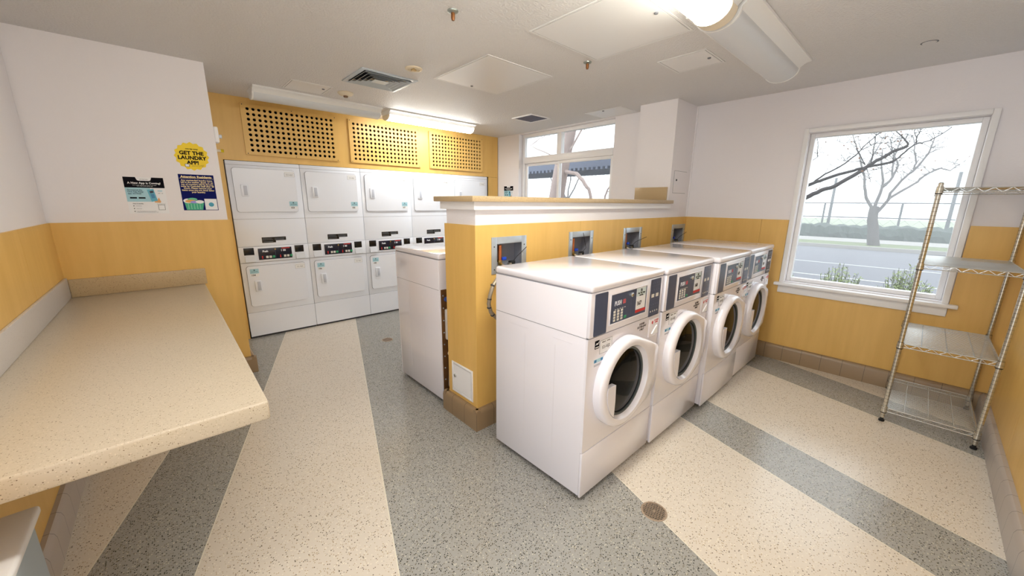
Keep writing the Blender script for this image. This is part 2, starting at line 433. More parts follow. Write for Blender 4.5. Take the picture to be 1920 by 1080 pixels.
# ---- windows
def ring_frame(bm, axis, a0, a1, z0, z1, w, t0, t1, bev=.003, sides='LRTB'):
    def bx(p0, p1, q0, q1):
        if axis == 'Y': box(bm, t0, p0, q0, t1, p1, q1, bev=bev)
        else: box(bm, p0, t0, q0, p1, t1, q1, bev=bev)
    if 'L' in sides: bx(a0, a0+w, z0, z1)
    if 'R' in sides: bx(a1-w, a1, z0, z1)
    if 'B' in sides: bx(a0+w, a1-w, z0, z0+w)
    if 'T' in sides: bx(a0+w, a1-w, z1-w, z1)
    return bm
w1 = struct('window_1', ring_frame(bmesh.new(), 'Y', WIN[0]+.001, WIN[1]-.001, WIN[2]+.001, WIN[3]-.001, .034, 4.49, 4.56), TRIM, smooth=True)
cas = bmesh.new()
box(cas, XW-.014, -.220, .79, XW+.012, -.184, 2.205, bev=.004); box(cas, XW-.014, .854, .79, XW+.012, .890, 2.205, bev=.004)
box(cas, XW-.014, -.184, 2.169, XW+.012, .854, 2.205, bev=.004)
obj('window_casing', cas, TRIM, w1)
obj('window_sill', B(XW-.055, -.272, .762, 4.49, .925, .790, bev=.005), TRIM, w1)
obj('window_apron', B(XW-.018, -.222, .690, XW+.011, .892, .762, bev=.002), TRIM, w1)
obj('window_pane', B(4.522, WIN[0]+.03, WIN[2]+.03, 4.526, WIN[1]-.03, WIN[3]-.03), WGLASS, w1, smooth=False)
w2 = struct('window_2', ring_frame(bmesh.new(), 'Y', FWIN[0]+.001, FWIN[1]-.001, FWIN[2]+.001, FWIN[3]-.001, .045, 4.29, 4.35), TRIM, smooth=True)
obj('window_transom', B(4.275, FWIN[0]+.045, 2.125, 4.352, FWIN[1]-.045, 2.215, bev=.004), TRIM, w2)
obj('window_mullion', B(4.28, 3.665, 2.215, 4.352, 3.745, 2.505, bev=.004), TRIM, w2)
sash = ring_frame(bmesh.new(), 'Y', 2.805, 3.735, .945, 2.125, .04, 4.295, 4.318)
obj('window_sash', sash, TRIM, w2)
sash = ring_frame(bmesh.new(), 'Y', 3.69, 4.41, .945, 2.125, .04, 4.322, 4.345)
obj('window_sash', sash, TRIM, w2)
for p in ((2.84, 3.70, .98, 2.09, 4.306), (3.73, 4.375, .98, 2.09, 4.333), (2.80, 3.67, 2.21, 2.51, 4.32), (3.74, 4.415, 2.21, 2.51, 4.32)):
    obj('window_pane', B(p[4], p[0], p[2], p[4]+.004, p[1], p[3]), WGLASS, w2, smooth=False)
obj('window_sill', B(XF-.02, FWIN[0]-.03, FWIN[2]-.03, 4.29, FWIN[1]+.03, FWIN[2], bev=.004), TRIM, w2)

# ------------------------------------------------------------------ perforated maple panels
def perf(x0, x1, z0, z1, label):
    cx = (x0+x1)/2
    t = thing('perforated_panel', label, 'vent panel', (cx, YS-.009, z0), group='perforated maple vent panels')
    nx, nz = 17, 9; ya, yb = YS-.018, YS-.003
    bm = bmesh.new(); px = (x1-x0-.072)/nx; pz = (z1-z0-.046)/nz
    gx0, gz0 = x0+.036, z0+.023
    hr, N = .0152, 12
    for i in range(nx):
        for j in range(nz):
            ax, az = gx0+i*px, gz0+j*pz; c = (ax+px/2, az+pz/2)
            front = []; back = []; sq = []
            for k in range(N):
                a = 2*PI*k/N+PI/N; ca, sa = math.cos(a), math.sin(a)
                front.append(bm.verts.new((c[0]+ca*hr, ya, c[1]+sa*hr))); back.append(bm.verts.new((c[0]+ca*hr, yb, c[1]+sa*hr)))
                m = max(abs(ca), abs(sa)); sq.append((c[0]+ca/m*px/2, c[1]+sa/m*pz/2))
            # snap the diagonal directions to the cell corners
            q = []
            for k in range(N):
                a = (2*k+1)*180/N
                q.append(sq[k])
            sv = [bm.verts.new((p[0], ya, p[1])) for p in q]
            for k in range(N):
                l = (k+1) % N
                bm.faces.new((front[k], front[l], sv[l], sv[k]))
                bm.faces.new((front[k], back[k], back[l], front[l]))
            # N=12 with half-step offset puts vertices at 45 degrees, so the cell closes exactly
    box(bm, x0, ya, z0, gx0, yb, z1); box(bm, gx0+px*nx, ya, z0, x1, yb, z1)
    box(bm, gx0, ya, z0, gx0+px*nx, yb, gz0); box(bm, gx0, ya, gz0+pz*nz, gx0+px*nx, yb, z1)
    obj('panel_board', bm, WOOD, t, smooth=False)
    for sx in (x0+.018, cx, x1-.018):
        for sz in (z0+.012, z1-.012):
            obj('screw', L([(0, 0), (.005, 0), (.004, -.002), (0, -.002)], (sx, ya, sz), 'Y', 8), GAP, t)
    return t
perf(.735, 1.675, 2.0, 2.502, 'perforated maple vent panel above the first dryer stack, nearest the posters')
perf(1.811, 2.768, 2.0, 2.502, 'perforated maple vent panel in the middle, below the lit ceiling lamp')
perf(2.918, 3.878, 2.0, 2.502, 'perforated maple vent panel at the far end near the window wall')

# ------------------------------------------------------------------ stacked dryers
DW = .686
def dryer(i, label, num_up, num_low):
    x0 = .538+DW*i; x1 = x0+DW; g = .0015
    t = thing('stacked_dryer', label, 'dryer', (x0+DW/2, YD+.35, 0), group='white stacked dryers along the maple wall')
    X = lambda v: x0+v
    body = B(x0+g, YD, .075, x1-g, YD+.70, 1.932, bev=.006)
    box(body, x0+.03, YD+.05, 0, x1-.03, YD+.65, .08)
    obj('cabinet', body, DRYERW, t)
    Yf = YD
    def slab(name, m, a0, a1, b0, b1, d, r=.0, parent=t, back=0.0):
        if r: bm = PR(rrect(X(a0), b0, X(a1), b1, r), 'Y', Yf-d, Yf-back)
        else: bm = B(X(a0), Yf-d, b0, X(a1), Yf-back, b1)
        return obj(name, bm, m, parent)
    slab('kick_panel', DRYERW, .002, DW-.002, .022, .294, .004)
    slab('toe_gap', GAP, .004, DW-.004, .0, .022, -.01, back=-.03)
    # thin dark joints between the front panels
    for z in (.2965, .858, 1.333, 1.892): slab('panel_joint', GREYGAP, .002, DW-.002, z-.0012, z+.0012, .0006)
    # upper and lower doors
    for nm, z0, z1, hz in (('upper', 1.405, 1.863, 1.632), ('lower', .367, .825, .598)):
        ol = slab('door', GREYGAP, .044, .632, z0, z1, .003, .03)
        dd = obj('door_face', PR(rrect(X(.0465), z0+.0025, X(.6295), z1-.0025, .028), 'Y', Yf-.013, Yf-.001), DRYERW, ol)
        h = bmesh.new(); box(h, X(.104), Yf-.024, hz-.062, X(.168), Yf-.012, hz+.062, bev=.005)
        obj('door_handle', h, DRYERW, ol)
        obj('handle_recess', B(X(.126), Yf-.0255, hz-.05, X(.158), Yf-.0235, hz+.05, bev=.0008), mat('recess_grey', (196, 202, 216), .5), ol)
        st = obj('serial_sticker', B(X(.522), Yf-.0138, z1-.072, X(.622), Yf-.013, z1-.018), PAPER, ol)
        fr = ring_frame(bmesh.new(), 'X', X(.522), X(.622), z1-.072, z1-.03, .0012, Yf-.0142, Yf-.0138, bev=0)
        obj('sticker_border', fr, GREYINK, st)
        obj('sticker_print', text_bm('121-KJC', .021, (X(.572), Yf-.0142, z1-.058), RX, RZ), GREYINK, st)
        ix = .54 if nm == 'upper' else .075
        bz = z0+.105 if nm == 'upper' else z1-.045
        hs = obj('number_sticker', B(X(ix), Yf-.0138, bz-.04, X(ix+.082), Yf-.013, bz+.012), CYAN, ol)
        m2 = text_bm('n', .024, (X(ix+.041), Yf-.0142, bz-.008), RX, RZ, bold=.001)
        obj('sticker_mark', m2, INK, hs)
        obj('sticker_print', text_bm('one tap away', .0115, (X(ix+.041), Yf-.0142, bz-.022), RX, RZ), INK, hs)
        wb = obj('number_plate', B(X(ix), Yf-.0138, bz-.074, X(ix+.082), Yf-.013, bz-.04), PAPER, ol)
        obj('number_print', text_bm(num_up if nm == 'upper' else num_low, .026, (X(ix+.028), Yf-.0142, bz-.066), RX, RZ, bold=.0006), INK, wb)
    # middle console
    con = obj('console', B(X(.001), Yf-.008, .862, x1-.001, Yf-.0005, 1.034, bev=.003), DRYERW, t)
    for z in (.862, 1.036): obj('console_edge', B(X(.004), Yf-.0035, z-.0012, x1-.004, Yf-.0005, z+.0012), GREYGAP, t)
    for a in (.046, .539):
        obj('card_window', B(X(a), Yf-.0105, .946, X(a+.094), Yf-.0075, 1.024, bev=.001), BLACK, con)
        w = bmesh.new(); prism(w, [(Yf-.0075, .935), (Yf-.014, .932), (Yf-.032, .872), (Yf-.0075, .868)], 'X', X(a+.004), X(a+.098))
        obj('coin_tray', w, mat('tray_grey', (214, 218, 226), .4), con)
    scr = obj('control_screen', B(X(.176), Yf-.0115, .886, X(.505), Yf-.0075, 1.012, bev=.001), NAVY, con)
    yy = Yf-.0119
    obj('divider', B(X(.3395), yy-.0002, .895, X(.3415), yy+.0004, .985), SLATE2, scr)
    obj('coin_lock', L([(0, 0), (.009, 0), (.008, -.004), (0, -.004)], (X(.341), yy, .995), 'Y', 12), BRASS, scr)
    obj('red_strip', B(X(.405), yy-.0003, .998, X(.487), yy+.0004, 1.007), RED, scr)
    for a, arrow in ((.19, 1), (.365, -1)):
        obj('display_print', text_bm('Push' if a < .3 else '1 00', .028, (X(a+.055), yy, .969), RX, RZ, bold=.0012), mat('display_white', (236, 240, 250), .5), scr)
        if arrow > 0: pl = [(0, .93), (.009, .918), (.004, .918), (.004, .896), (-.004, .896), (-.004, .918), (-.009, .918)]
        else: pl = [(0, .896), (.009, .908), (.004, .908), (.004, .93), (-.004, .93), (-.004, .908), (-.009, .908)]
        obj('arrow_mark', PR([(X(a+.022)+p[0], p[1]) for p in pl], 'Y', yy-.0004, yy+.0004), mat('red_led', (226, 44, 34), .5), scr)
        for k in range(3):
            kx = a+.055+k*.032
            obj('key', B(X(kx), yy-.0012, .900, X(kx+.024), yy+.0004, .926, bev=.0005), GREEN if k == 2 else KEY, scr)
    # black instruction strip above the console
    v = obj('instruction_strip', B(X(.229), Yf-.0012, 1.092, X(.464), Yf-.0004, 1.131), BLACK, t)
    obj('instruction_strip', B(X(.229), Yf-.0012, 1.070, X(.362), Yf-.0004, 1.092), BLACK, t)
    for a, z, w in ((.236, 1.118, .09), (.236, 1.104, .10), (.236, 1.082, .10), (.352, 1.116, .10), (.352, 1.102, .09)):
        obj('print_line', B(X(a), Yf-.0015, z-.0025, X(a+w), Yf-.0011, z+.0025), GREYINK, v)
    return t
dl = ['white stacked dryer at the left end of the row, beside the wall with posters',
      'second white stacked dryer in the row, fully visible down to the pale floor band',
      'third white stacked dryer in the row, its lower corner behind the lone washer',
      'fourth white stacked dryer, its lower half hidden by the washer and half-height wall',
      'last white stacked dryer by the far window, only its top door showing']
nums = [('153', '154'), ('155', '156'), ('157', '158'), ('159', '160'), ('161', '162')]
for i in range(5): dryer(i, dl[i], *nums[i])

# ------------------------------------------------------------------ washers (local frame: x across the front, y into the depth, front at y=0)
WW = .705
def hull_radius(c, r, pts, n):
    """radius of the convex hull of a circle and extra points, sampled at n angles"""
    P = [(c[0]+math.cos(2*PI*k/180)*r, c[1]+math.sin(2*PI*k/180)*r) for k in range(180)]+list(pts)
    P = sorted(set((round(a, 5), round(b, 5)) for a, b in P))
    def half(Q):
        h = []
        for p in Q:
            while len(h) > 1 and (h[-1][0]-h[-2][0])*(p[1]-h[-2][1])-(h[-1][1]-h[-2][1])*(p[0]-h[-2][0]) <= 0: h.pop()
            h.append(p)
        return h
    H = half(P)[:-1]+half(P[::-1])[:-1]
    out = []
    for k in range(n):
        a = 2*PI*k/n; d = (math.cos(a), math.sin(a)); best = r
        for p, q in zip(H, H[1:]+H[:1]):
            ex, ez = q[0]-p[0], q[1]-p[1]; den = d[0]*ez-d[1]*ex
            if abs(den) < 1e-9: continue
            tt = ((p[0]-c[0])*ez-(p[1]-c[1])*ex)/den; uu = ((p[0]-c[0])*d[1]-(p[1]-c[1])*d[0])/den
            if tt > 0 and -1e-6 <= uu <= 1+1e-6: best = max(best, tt)
        out.append(best)
    return out
def washer(x0, yf, label, num, rear=False, rot=0, front_detail=True, tone=0):
    D = .675
    t = thing('front_load_washer', label, 'washer', (x0, yf, 0), rot, group='white front load washers')
    O = lambda name, bm, m, p=t: obj(name, bm, m, p, local=True)
    W = WW-.003
    N = 72
    # cabinet shell (open front filled by the front panel)
    sh = bmesh.new()
    box(sh, 0, .012, .03, .012, D, 1.1235, bev=.003); box(sh, W-.012, .012, .03, W, D, 1.1235, bev=.003)
    box(sh, .010, D-.012, .03, W-.010, D-.001, 1.1235); box(sh, .01, .02, .03, W-.01, D-.01, .05)
    O('cabinet', sh, ENAMEL)
    # pressed outlines on the side sheets
    for sx in (-.0008, W-.0006):
        em = bmesh.new()
        for y in (.20, .42): box(em, sx, y, .16, sx+.0014, y+.002, .82)
        box(em, sx, .09, .855, sx+.0014, .22, .8565); box(em, sx, .40, .855, sx+.0014, .55, .8565)
        O('side_crease', em, mat('crease', (220, 217, 224), .3))
    O('side_joint', B(-.0006, .004, .902, W+.0004, D-.004, .9045), GREYGAP)
    # lid
    lid = bmesh.new(); box(lid, -.001, -.012, 1.128, W+.001, D+.006, 1.168, bev=.014, seg=3)
    O('top_lid', lid, ENAMEL)
    O('lid_gap', B(.004, 0.0, 1.1235, W-.004, D-.01, 1.130), mat('lid_gap_grey', (150, 150, 158), .6))
    # feet
    for fx in (.05, W-.05):
        for fy in (.07, D-.06):
            O('foot', L([(0, 0), (.022, 0), (.022, .008), (.010, .014), (.010, .034), (0, .034)], (fx, fy, 0), 'Z', 14), RUBBER)
    O('kick_panel', B(.001, -.002, .022, W-.001, .012, .284, bev=.004), ENAMEL)
    if rear:
        # galvanised rear sheet set in from the side sheets
        back = O('rear_panel', B(.014, D-.004, .05, W-.014, D+.003, .905), RUST)
        for k in range(9):
            for rx in (.03, W-.03):
                O('bolt', L([(0, 0), (.006, 0), (.005, .004), (0, .004)], (rx, D+.003, .10+k*.095), 'Y', 8), STEEL, back)
        # (local y is mirrored to the camera side by the 180 degree turn)
        O('inlet_valve', L([(0, 0), (.018, 0), (.018, .02), (.010, .022), (.010, .035), (0, .035)], (W-.055, D+.003, .83), 'Y', 14), mat('valve_blue', (52, 82, 150), .4), back)
        O('capacitor_cover', B(W-.10, D+.003, .52, W-.035, D+.038, .76, bev=.012), mat('white_tank', (214, 208, 202), .4), back)
        O('drain_port', L([(0, 0), (.02, 0), (.02, .02), (0, .02)], (W-.075, D+.003, .40), 'Y', 14), IVORY, back)
        O('power_cord', T([(W-.06, D+.02, .34), (W-.05, D+.03, .24), (W-.045, D+.03, .15), (W-.07, D+.035, .09), (W-.12, D+.03, .06)], .006, n=8), STEELD, back)
    # console
    con = O('console', B(.001, -.006, .906, W-.001, .014, 1.1255, bev=.004), ENAMEL)
    yf_ = -.006
    # front sheet with the round opening
    cx, cz, rh = .318, .598, .212
    x0_, x1_, z0_, z1_ = .001, W-.001, .2875, .900
    ang = sorted(set([2*PI*k/N for k in range(N)]+[math.atan2(b-cz, a-cx) % (2*PI) for a in (x0_, x1_) for b in (z0_, z1_)]))
    fp = bmesh.new(); inn, out, ob = [], [], []
    for a in ang:
        ca, sa = math.cos(a), math.sin(a)
        tx = ((x1_-cx) if ca > 0 else (x0_-cx))/ca if abs(ca) > 1e-9 else 1e9
        tz = ((z1_-cz) if sa > 0 else (z0_-cz))/sa if abs(sa) > 1e-9 else 1e9
        tt = min(tx, tz)
        inn.append(fp.verts.new((cx+ca*rh, 0, cz+sa*rh))); out.append(fp.verts.new((cx+ca*tt, 0, cz+sa*tt))); ob.append(fp.verts.new((cx+ca*tt, .014, cz+sa*tt)))
    for k in range(len(ang)):
        l = (k+1) % len(ang)
        fp.faces.new((inn[k], inn[l], out[l], out[k])); fp.faces.new((out[k], out[l], ob[l], ob[k]))
    O('front_panel', fp, ENAMEL)
    # drum
    dr = L([(rh+.004, .004), (rh+.006, .05), (.22, .06), (.22, .36), (.10, .375), (0.0, .375)], (cx, 0, cz), 'Y', 48)
    dr.faces.ensure_lookup_table()
    big = [f for f in dr.faces if len(f.verts) > 10 and f.calc_center_median().y < .02]
    bmesh.ops.delete(dr, geom=big, context='FACES_ONLY')
    dm = O('drum', dr, DRUM)
    for a in (90, 210, 330):
        ar = math.radians(a); p = Vector((cx+math.cos(ar)*.2, .07, cz+math.sin(ar)*.2)); q = p+Vector((0, .28, 0))
        O('drum_paddle', T([p, q], .024, n=8), DRUM, dm)
    if not front_detail: return t
    # door ring
    R = hull_radius((cx, cz), .252, [(.686, .713), (.690, .52), (.655, .452)], N)
    layers = [(0, .002, 1), (0, -.034, 1), (-.006, -.046, 1), (-.016, -.052, 1)]
    dbm = bmesh.new(); rings = []
    for off, y, _ in layers:
        rings.append([dbm.verts.new((cx+math.cos(2*PI*k/N)*(R[k]+off), y if math.hypot(0, 0) == 0 else y, cz+math.sin(2*PI*k/N)*(R[k]+off))) for k in range(N)])
    # the wing on the hinge side thins towards its edge
    for rg in rings[1:]:
        for v in rg:
            e = max(0, (v.co.x-cx-.235)/.14); v.co.y *= (1-.45*min(1, e))
    for r, y in ((.224, -.055), (.206, -.053), (.200, -.040), (.190, -.022)):
        rings.append([dbm.verts.new((cx+math.cos(2*PI*k/N)*r, y, cz+math.sin(2*PI*k/N)*r)) for k in range(N)])
    for a, b in zip(rings, rings[1:]):
        for k in range(N): dbm.faces.new((a[k], a[(k+1) % N], b[(k+1) % N], b[k]))
    door = O('door', dbm, ENAMEL)
    gk = L([(.193, -.023), (.191, -.028), (.180, -.026), (.178, -.010), (.193, -.008)], (cx, 0, cz), 'Y', 56)
    gk.faces.ensure_lookup_table()
    bmesh.ops.delete(gk, geom=[f for f in gk.faces if len(f.verts) > 10], context='FACES_ONLY')
    O('door_gasket', gk, mat('gasket_grey', (70, 78, 80), .3), door)
    O('door_glass', L([(.184, -.018), (.150, -.026), (.09, -.032), (0, -.034)], (cx, 0, cz), 'Y', 48), DGLASS, door)
    # pull lip that covers the left edge of the glass
    pts = []
    for k in range(9):
        a = math.radians(171+k*(228-171)/8); pts.append((cx+math.cos(a)*.204, cz+math.sin(a)*.204))
    pts += [(cx-.132, cz-.150), (cx-.128, cz-.06), (cx-.132, cz+.030)]
    O('door_handle', PR(pts, 'Y', -.056, -.030), ENAMEL, door)
    # console face
    lp = O('display_panel', PR(rrect(.030, .910, .134, 1.119, .006), 'Y', yf_-.0022, yf_+.001), SLATE, con)
    bz = ring_frame(bmesh.new(), 'X', .158, .518, .938, 1.100, .006, yf_-.004, yf_+.001, bev=.0015)
    O('screen_bezel', bz, ENAMEL, con)
    scr = O('control_screen', B(.163, yf_-.002, .943, .513, yf_+.001, 1.095), SLATE, con)
    ys = yf_-.0024
    O('screen_seam', B(.352, ys-.0002, .945, .3535, ys+.0006, 1.05), SLATE2, scr)
    O('coin_lock', L([(0, 0), (.012, 0), (.012, -.010), (.008, -.013), (0, -.013)], (.345, ys, 1.070), 'Y', 16), CHROME, scr)
    O('display_print', text_bm('PUSH', .033, (.196, ys, 1.034), RX, RZ, 'LEFT', bold=.0008, wscale=.8), mat('display_white', (236, 240, 250), .5), scr)
    O('display_print', text_bm('88', .033, (.272, ys, 1.034), RX, RZ, 'LEFT', bold=.0008, wscale=.8), PINK, scr)
    for k in range(5): O('indicator_mark', B(.200+k*.022, ys-.0003, 1.012, .212+k*.022, ys+.0004, 1.015), KEY, scr)
    for r in range(4):
        for c in range(3):
            O('key', B(.190+c*.033, ys-.0014, .952+r*.015, .209+c*.033, ys+.0004, .9635+r*.015, bev=.0006), KEY, scr)
    O('key', B(.290, ys-.0014, .953, .312, ys+.0004, .967, bev=.0006), GREEN, scr)
    lb = O('price_label', B(.402, ys-.0004, .975, .500, ys+.0004, 1.093), PAPER, scr)
    O('label_band', B(.402, ys-.0005, .958, .508, ys+.0004, .973), RED, scr)
    yl = ys-.0008
    O('label_head', B(.404, yl-.0001, 1.048, .498, yl+.0003, 1.091), mat('label_pale', (206, 222, 226), .6), lb)
    O('label_mark', text_bm('n', .030, (.451, yl-.0004, 1.072), RX, RZ, bold=.0012), INK, lb)
    O('label_print', text_bm('One Tap Away\nLaundry', .0125, (.451, yl-.0004, 1.061), RX, RZ, bold=.0003), INK, lb)
    O('label_print', text_bm(num, .032, (.410, yl, .998), RX, RZ, 'LEFT', bold=.0006), INK, lb)
    cp = O('cycle_panel', PR(rrect(.556, .902, .672, 1.119, .006), 'Y', yf_-.0022, yf_+.001), SLATE if not tone else NAVY, con)
    for k, z in enumerate((1.10, 1.06, 1.022, .975, .935)):
        O('cycle_row', B(.562, ys-.0003, z-.020, .666, ys+.0005, z-.0185), SLATE2, cp)
        for j in range(4 if k != 2 else 2):
            big = k == 2
            w_ = .030 if big else .008
            O('cycle_mark', B(.570+j*(.05 if big else .025), ys-.0003, z-.008, .570+j*(.05 if big else .025)+w_, ys+.0004, z+(.012 if big else .001)), KEY if big or k == 4 else SLATE2, cp)
    # stickers, print and the detergent drawer on the front sheet
    es = O('rating_sticker', B(.058, -.0012, .838, .094, -.0002, .880), INK)
    O('rating_swirl', PR([(.062, .858), (.070, .868), (.082, .866), (.090, .874), (.090, .868), (.080, .858), (.068, .860)], 'Y', -.0018, -.0012), PAPER, es)
    O('rating_line', B(.062, -.0018, .843, .090, -.0012, .848), PAPER, es)
    ss = O('serial_sticker', B(.100, -.0012, .802, .206, -.0002, .872), PAPER)
    O('sticker_border', ring_frame(bmesh.new(), 'X', .100, .206, .802, .872, .0014, -.0016, -.0011, bev=0), GREYINK, ss)
    O('sticker_print', text_bm('121-KJ2', .022, (.153, -.0014, .826), RX, RZ), INK, ss)
    O('sticker_print', text_bm('ENERGY     RATED', .0085, (.153, -.0014, .858), RX, RZ), INK, ss)
    bs = O('blue_sticker', B(.058, -.0012, .764, .134, -.0002, .782), CYAN)
    for a in (.060, .114): O('sticker_block', B(a, -.0016, .766, a+.018, -.0011, .780), BLUEINK, bs)
    for k in range(2): O('sticker_line', B(.06, -.001, .752-k*.006, .125, -.0002, .7535-k*.006), GREYINK, bs)
    O('drawer_print', text_bm('LIQUID\nDETERGENT\nONLY', .0175, (.506, -.0006, .868), RX, RZ), INK)
    dd = O('detergent_drawer', B(.586, -.005, .772, .700, .008, .880, bev=.003), ENAMEL)
    sc = bmesh.new(); prism(sc, [(.610, .790), (.676, .786), (.668, .835)], 'Y', -.012, -.004)
    O('drawer_pull', sc, PAPER, dd)
    O('drawer_print', text_bm('DO NOT\nOPEN', .013, (.664, -.0062, .862), RX, RZ), RED, dd)
    O('drawer_mark', L([(0, 0), (.010, 0), (.010, -.0006), (0, -.0006)], (.618, -.0052, .858), 'Y', 14), PINK, dd)
    return t
washer(1.395, .985, 'nearest white front load washer, its long side facing the camera', '167')
washer(2.108, .972, 'second white front load washer, between the nearest and the forward-set one', '168')
washer(2.823, .935, 'third white front load washer, set slightly forward of its neighbours', '169')
washer(3.538, .950, 'farthest white front load washer, next to the yellow window wall', '170', tone=1)
washer(1.400+WW-.003, 2.985, 'lone white washer behind the half-height wall, brown back panel showing', '171', rear=True, rot=PI)

# ------------------------------------------------------------------ water outlet boxes in the partition
bl = ['steel water outlet box nearest the end of the half-height wall, copper pipe inside',
      'second steel water outlet box, over the seam in the maple panel',
      'third steel water outlet box with a black wire sticking out to the right',
      'smallest-looking steel water outlet box by the corner of the window wall']
for i, (a, b) in enumerate(BOXES):
    t = thing('water_outlet_box', bl[i], 'outlet box', ((a+b)/2, 1.869, 1.07), group='steel outlet boxes above the washers')
    obj('face_frame', ring_frame(bmesh.new(), 'X', a, b, 1.07, 1.312, .045, 1.864, 1.8685, bev=.001), STEEL, t)
    ib = bmesh.new(); y1 = 1.975; e = .014
    a2, b2, z2, z3 = a+e, b-e, 1.087, 1.296
    box(ib, a2, 1.8687, z2, a2+.002, y1, z3); box(ib, b2-.002, 1.8687, z2, b2, y1, z3); box(ib, a2, 1.8687, z2, b2, y1, z2+.002)
    box(ib, a2, 1.8687, z3-.002, b2, y1, z3); box(ib, a2, y1-.002, z2, b2, y1, z3)
    obj('recessed_box', ib, STEELD, t, smooth=False)
    cx = (a+b)/2
    for sx in (a+.022, b-.022):
        for sz in (1.10, 1.25): obj('screw', L([(0, 0), (.005, 0), (.004, -.002), (0, -.002)], (sx, 1.864, sz), 'Y', 8), GAP, t)
    for k, dx in enumerate((-.115, -.045)):
        px = cx+dx
        cpipe = obj('copper_pipe', T([(px, 1.915, 1.15), (px, 1.915, 1.252)], .0135, n=12), COPPER, t)
        vb = L([(0, 1.115), (.013, 1.115), (.013, 1.135), (.017, 1.137), (.017, 1.150), (0, 1.150)], (px, 1.915, 0), 'Z', 12)
        v = obj('valve', vb, BRASS, t)
        obj('valve_outlet', T([(px, 1.915, 1.128), (px, 1.890, 1.120)], .012, n=12), BRASS, v)
        if k: obj('valve_lever', B(px+.004, 1.888, 1.150, px+.040, 1.902, 1.172, bev=.004), mat('lever_blue', (24, 70, 190), .4), v)
        hm = mat('braided_hose', (150, 140, 124), .4, metal=.3)
        obj('supply_hose', T([(px, 1.899, 1.122), (px+.01, 1.876, 1.112), (px+.02, 1.845, 1.07), (px+.02, 1.83, .99)], .010, n=8), hm, t)
    obj('steel_nut', T([(cx+.02, 1.90, 1.118), (cx+.02, 1.875, 1.118)], .014, n=6), CHROME, t)
    obj('shutoff_body', B(cx+.03, 1.885, 1.105, cx+.075, 1.915, 1.14, bev=.006), RUBBER, t)
    tip = [(cx+.135, 1.84, 1.235), (cx+.0, 1.85, 1.30), (cx+.20, 1.83, 1.215), (cx+.115, 1.82, 1.225)][i]
    obj('black_wire', T([(cx+.06, 1.90, 1.13), (cx+.085, 1.88, 1.17), tip], .0022, n=6), RUBBER, t)
hose = T([(1.56, 1.84, 1.045), (1.50, 1.815, 1.01), (1.462, 1.80, .95), (1.452, 1.80, .90), (1.470, 1.80, .84), (1.52, 1.80, .79), (1.62, 1.80, .76)], .013, n=10)
t = thing('braided_hose', 'grey braided hose looping out behind the nearest washer', 'hose', (1.5, 1.80, .76))
obj('hose_tube', hose, mat('braided_hose', (150, 140, 124), .4, metal=.3), t)
for k, p in enumerate([(1.495, 1.813, 1.012), (1.458, 1.80, .93), (1.456, 1.80, .875), (1.484, 1.80, .822)]):
    d = [(-.5, 0, -.6), (-.1, 0, -1), (.2, 0, -1), (.6, 0, -.7)][k]; d = Vector(d).normalized()*.004; p = Vector(p)
    obj('hose_band', T([p-d, p+d], .0145, n=10), GAP, t)

# ---- small access doors
def hatch(label, axis, a0, a1, z0, z1, wall, m, lockpos, cat='access door', grp=None, frame=.016):
    if axis == 'Y':   # on a plane x = wall facing -x
        t = thing('access_hatch', label, cat, (wall, (a0+a1)/2, z0))
        obj('hatch_frame', ring_frame(bmesh.new(), 'Y', a0, a1, z0, z1, frame, wall-.005, wall-.0002, bev=.001), m, t)
        obj('hatch_gap', B(wall-.0012, a0+frame, z0+frame, wall-.0003, a1-frame, z1-frame), GREYGAP, t)
        obj('hatch_door', B(wall-.004, a0+frame+.003, z0+frame+.003, wall-.001, a1-frame-.003, z1-frame-.003), m, t)
        obj('hatch_lock', L([(0, 0), (.013, 0), (.012, -.007), (0, -.008)], (wall-.004, lockpos[0], lockpos[1]), 'X', 16), CHROME, t)
    else:
        t = thing('access_hatch', label, cat, ((a0+a1)/2, wall, z0))
        obj('hatch_gap', B(a0, wall-.0018, z0, a1, wall-.0003, z1), GREYINK, t)
        obj('hatch_door', B(a0+.003, wall-.004, z0+.003, a1-.003, wall-.001, z1-.003), m, t)
        obj('hatch_lock', L([(0, 0), (.011, 0), (.010, -.005), (0, -.006)], (lockpos[0], wall-.004, lockpos[1]), 'Y', 16), GAP, t)
    return t
hatch('small white access door with round lock low on the end of the half-height wall', 'Y', 1.914, 2.166, .176, .408, 1.403, TRIM, (2.122, .305))
hatch('white access door with small lock on the pier at the end of the half-height wall', 'X', 4.03, 4.335, 1.645, 1.875, 1.881, WALL, (4.085, 1.78))

# ------------------------------------------------------------------ ceiling things
def cpanel(label, x0, y0, x1, y1, lock, small=False):
    t = thing('ceiling_hatch', label, 'ceiling access panel', ((x0+x1)/2, (y0+y1)/2, ZC), group='white access panels in the ceiling')
    f = .012
    fb = bmesh.new()
    box(fb, x0, y0, ZC-.004, x0+f, y1, ZC-.0002); box(fb, x1-f, y0, ZC-.004, x1, y1, ZC-.0002)
    box(fb, x0+f, y0, ZC-.004, x1-f, y0+f, ZC-.0002); box(fb, x0+f, y1-f, ZC-.004, x1-f, y1, ZC-.0002)
    pm = mat('hatch_paint', (231, 231, 231), .3)
    obj('hatch_frame', fb, pm, t, smooth=False)
    obj('hatch_gap', B(x0+f, y0+f, ZC-.0012, x1-f, y1-f, ZC-.0003), GREYGAP, t)
    obj('hatch_door', B(x0+f+.005, y0+f+.005, ZC-.004, x1-f-.005, y1-f-.005, ZC-.001), pm, t)
    obj('hatch_lock', L([(0, 0), (.012, 0), (.011, -.006), (0, -.007)], (lock[0], lock[1], ZC-.004), 'Z', 14), GREYGAP, t)
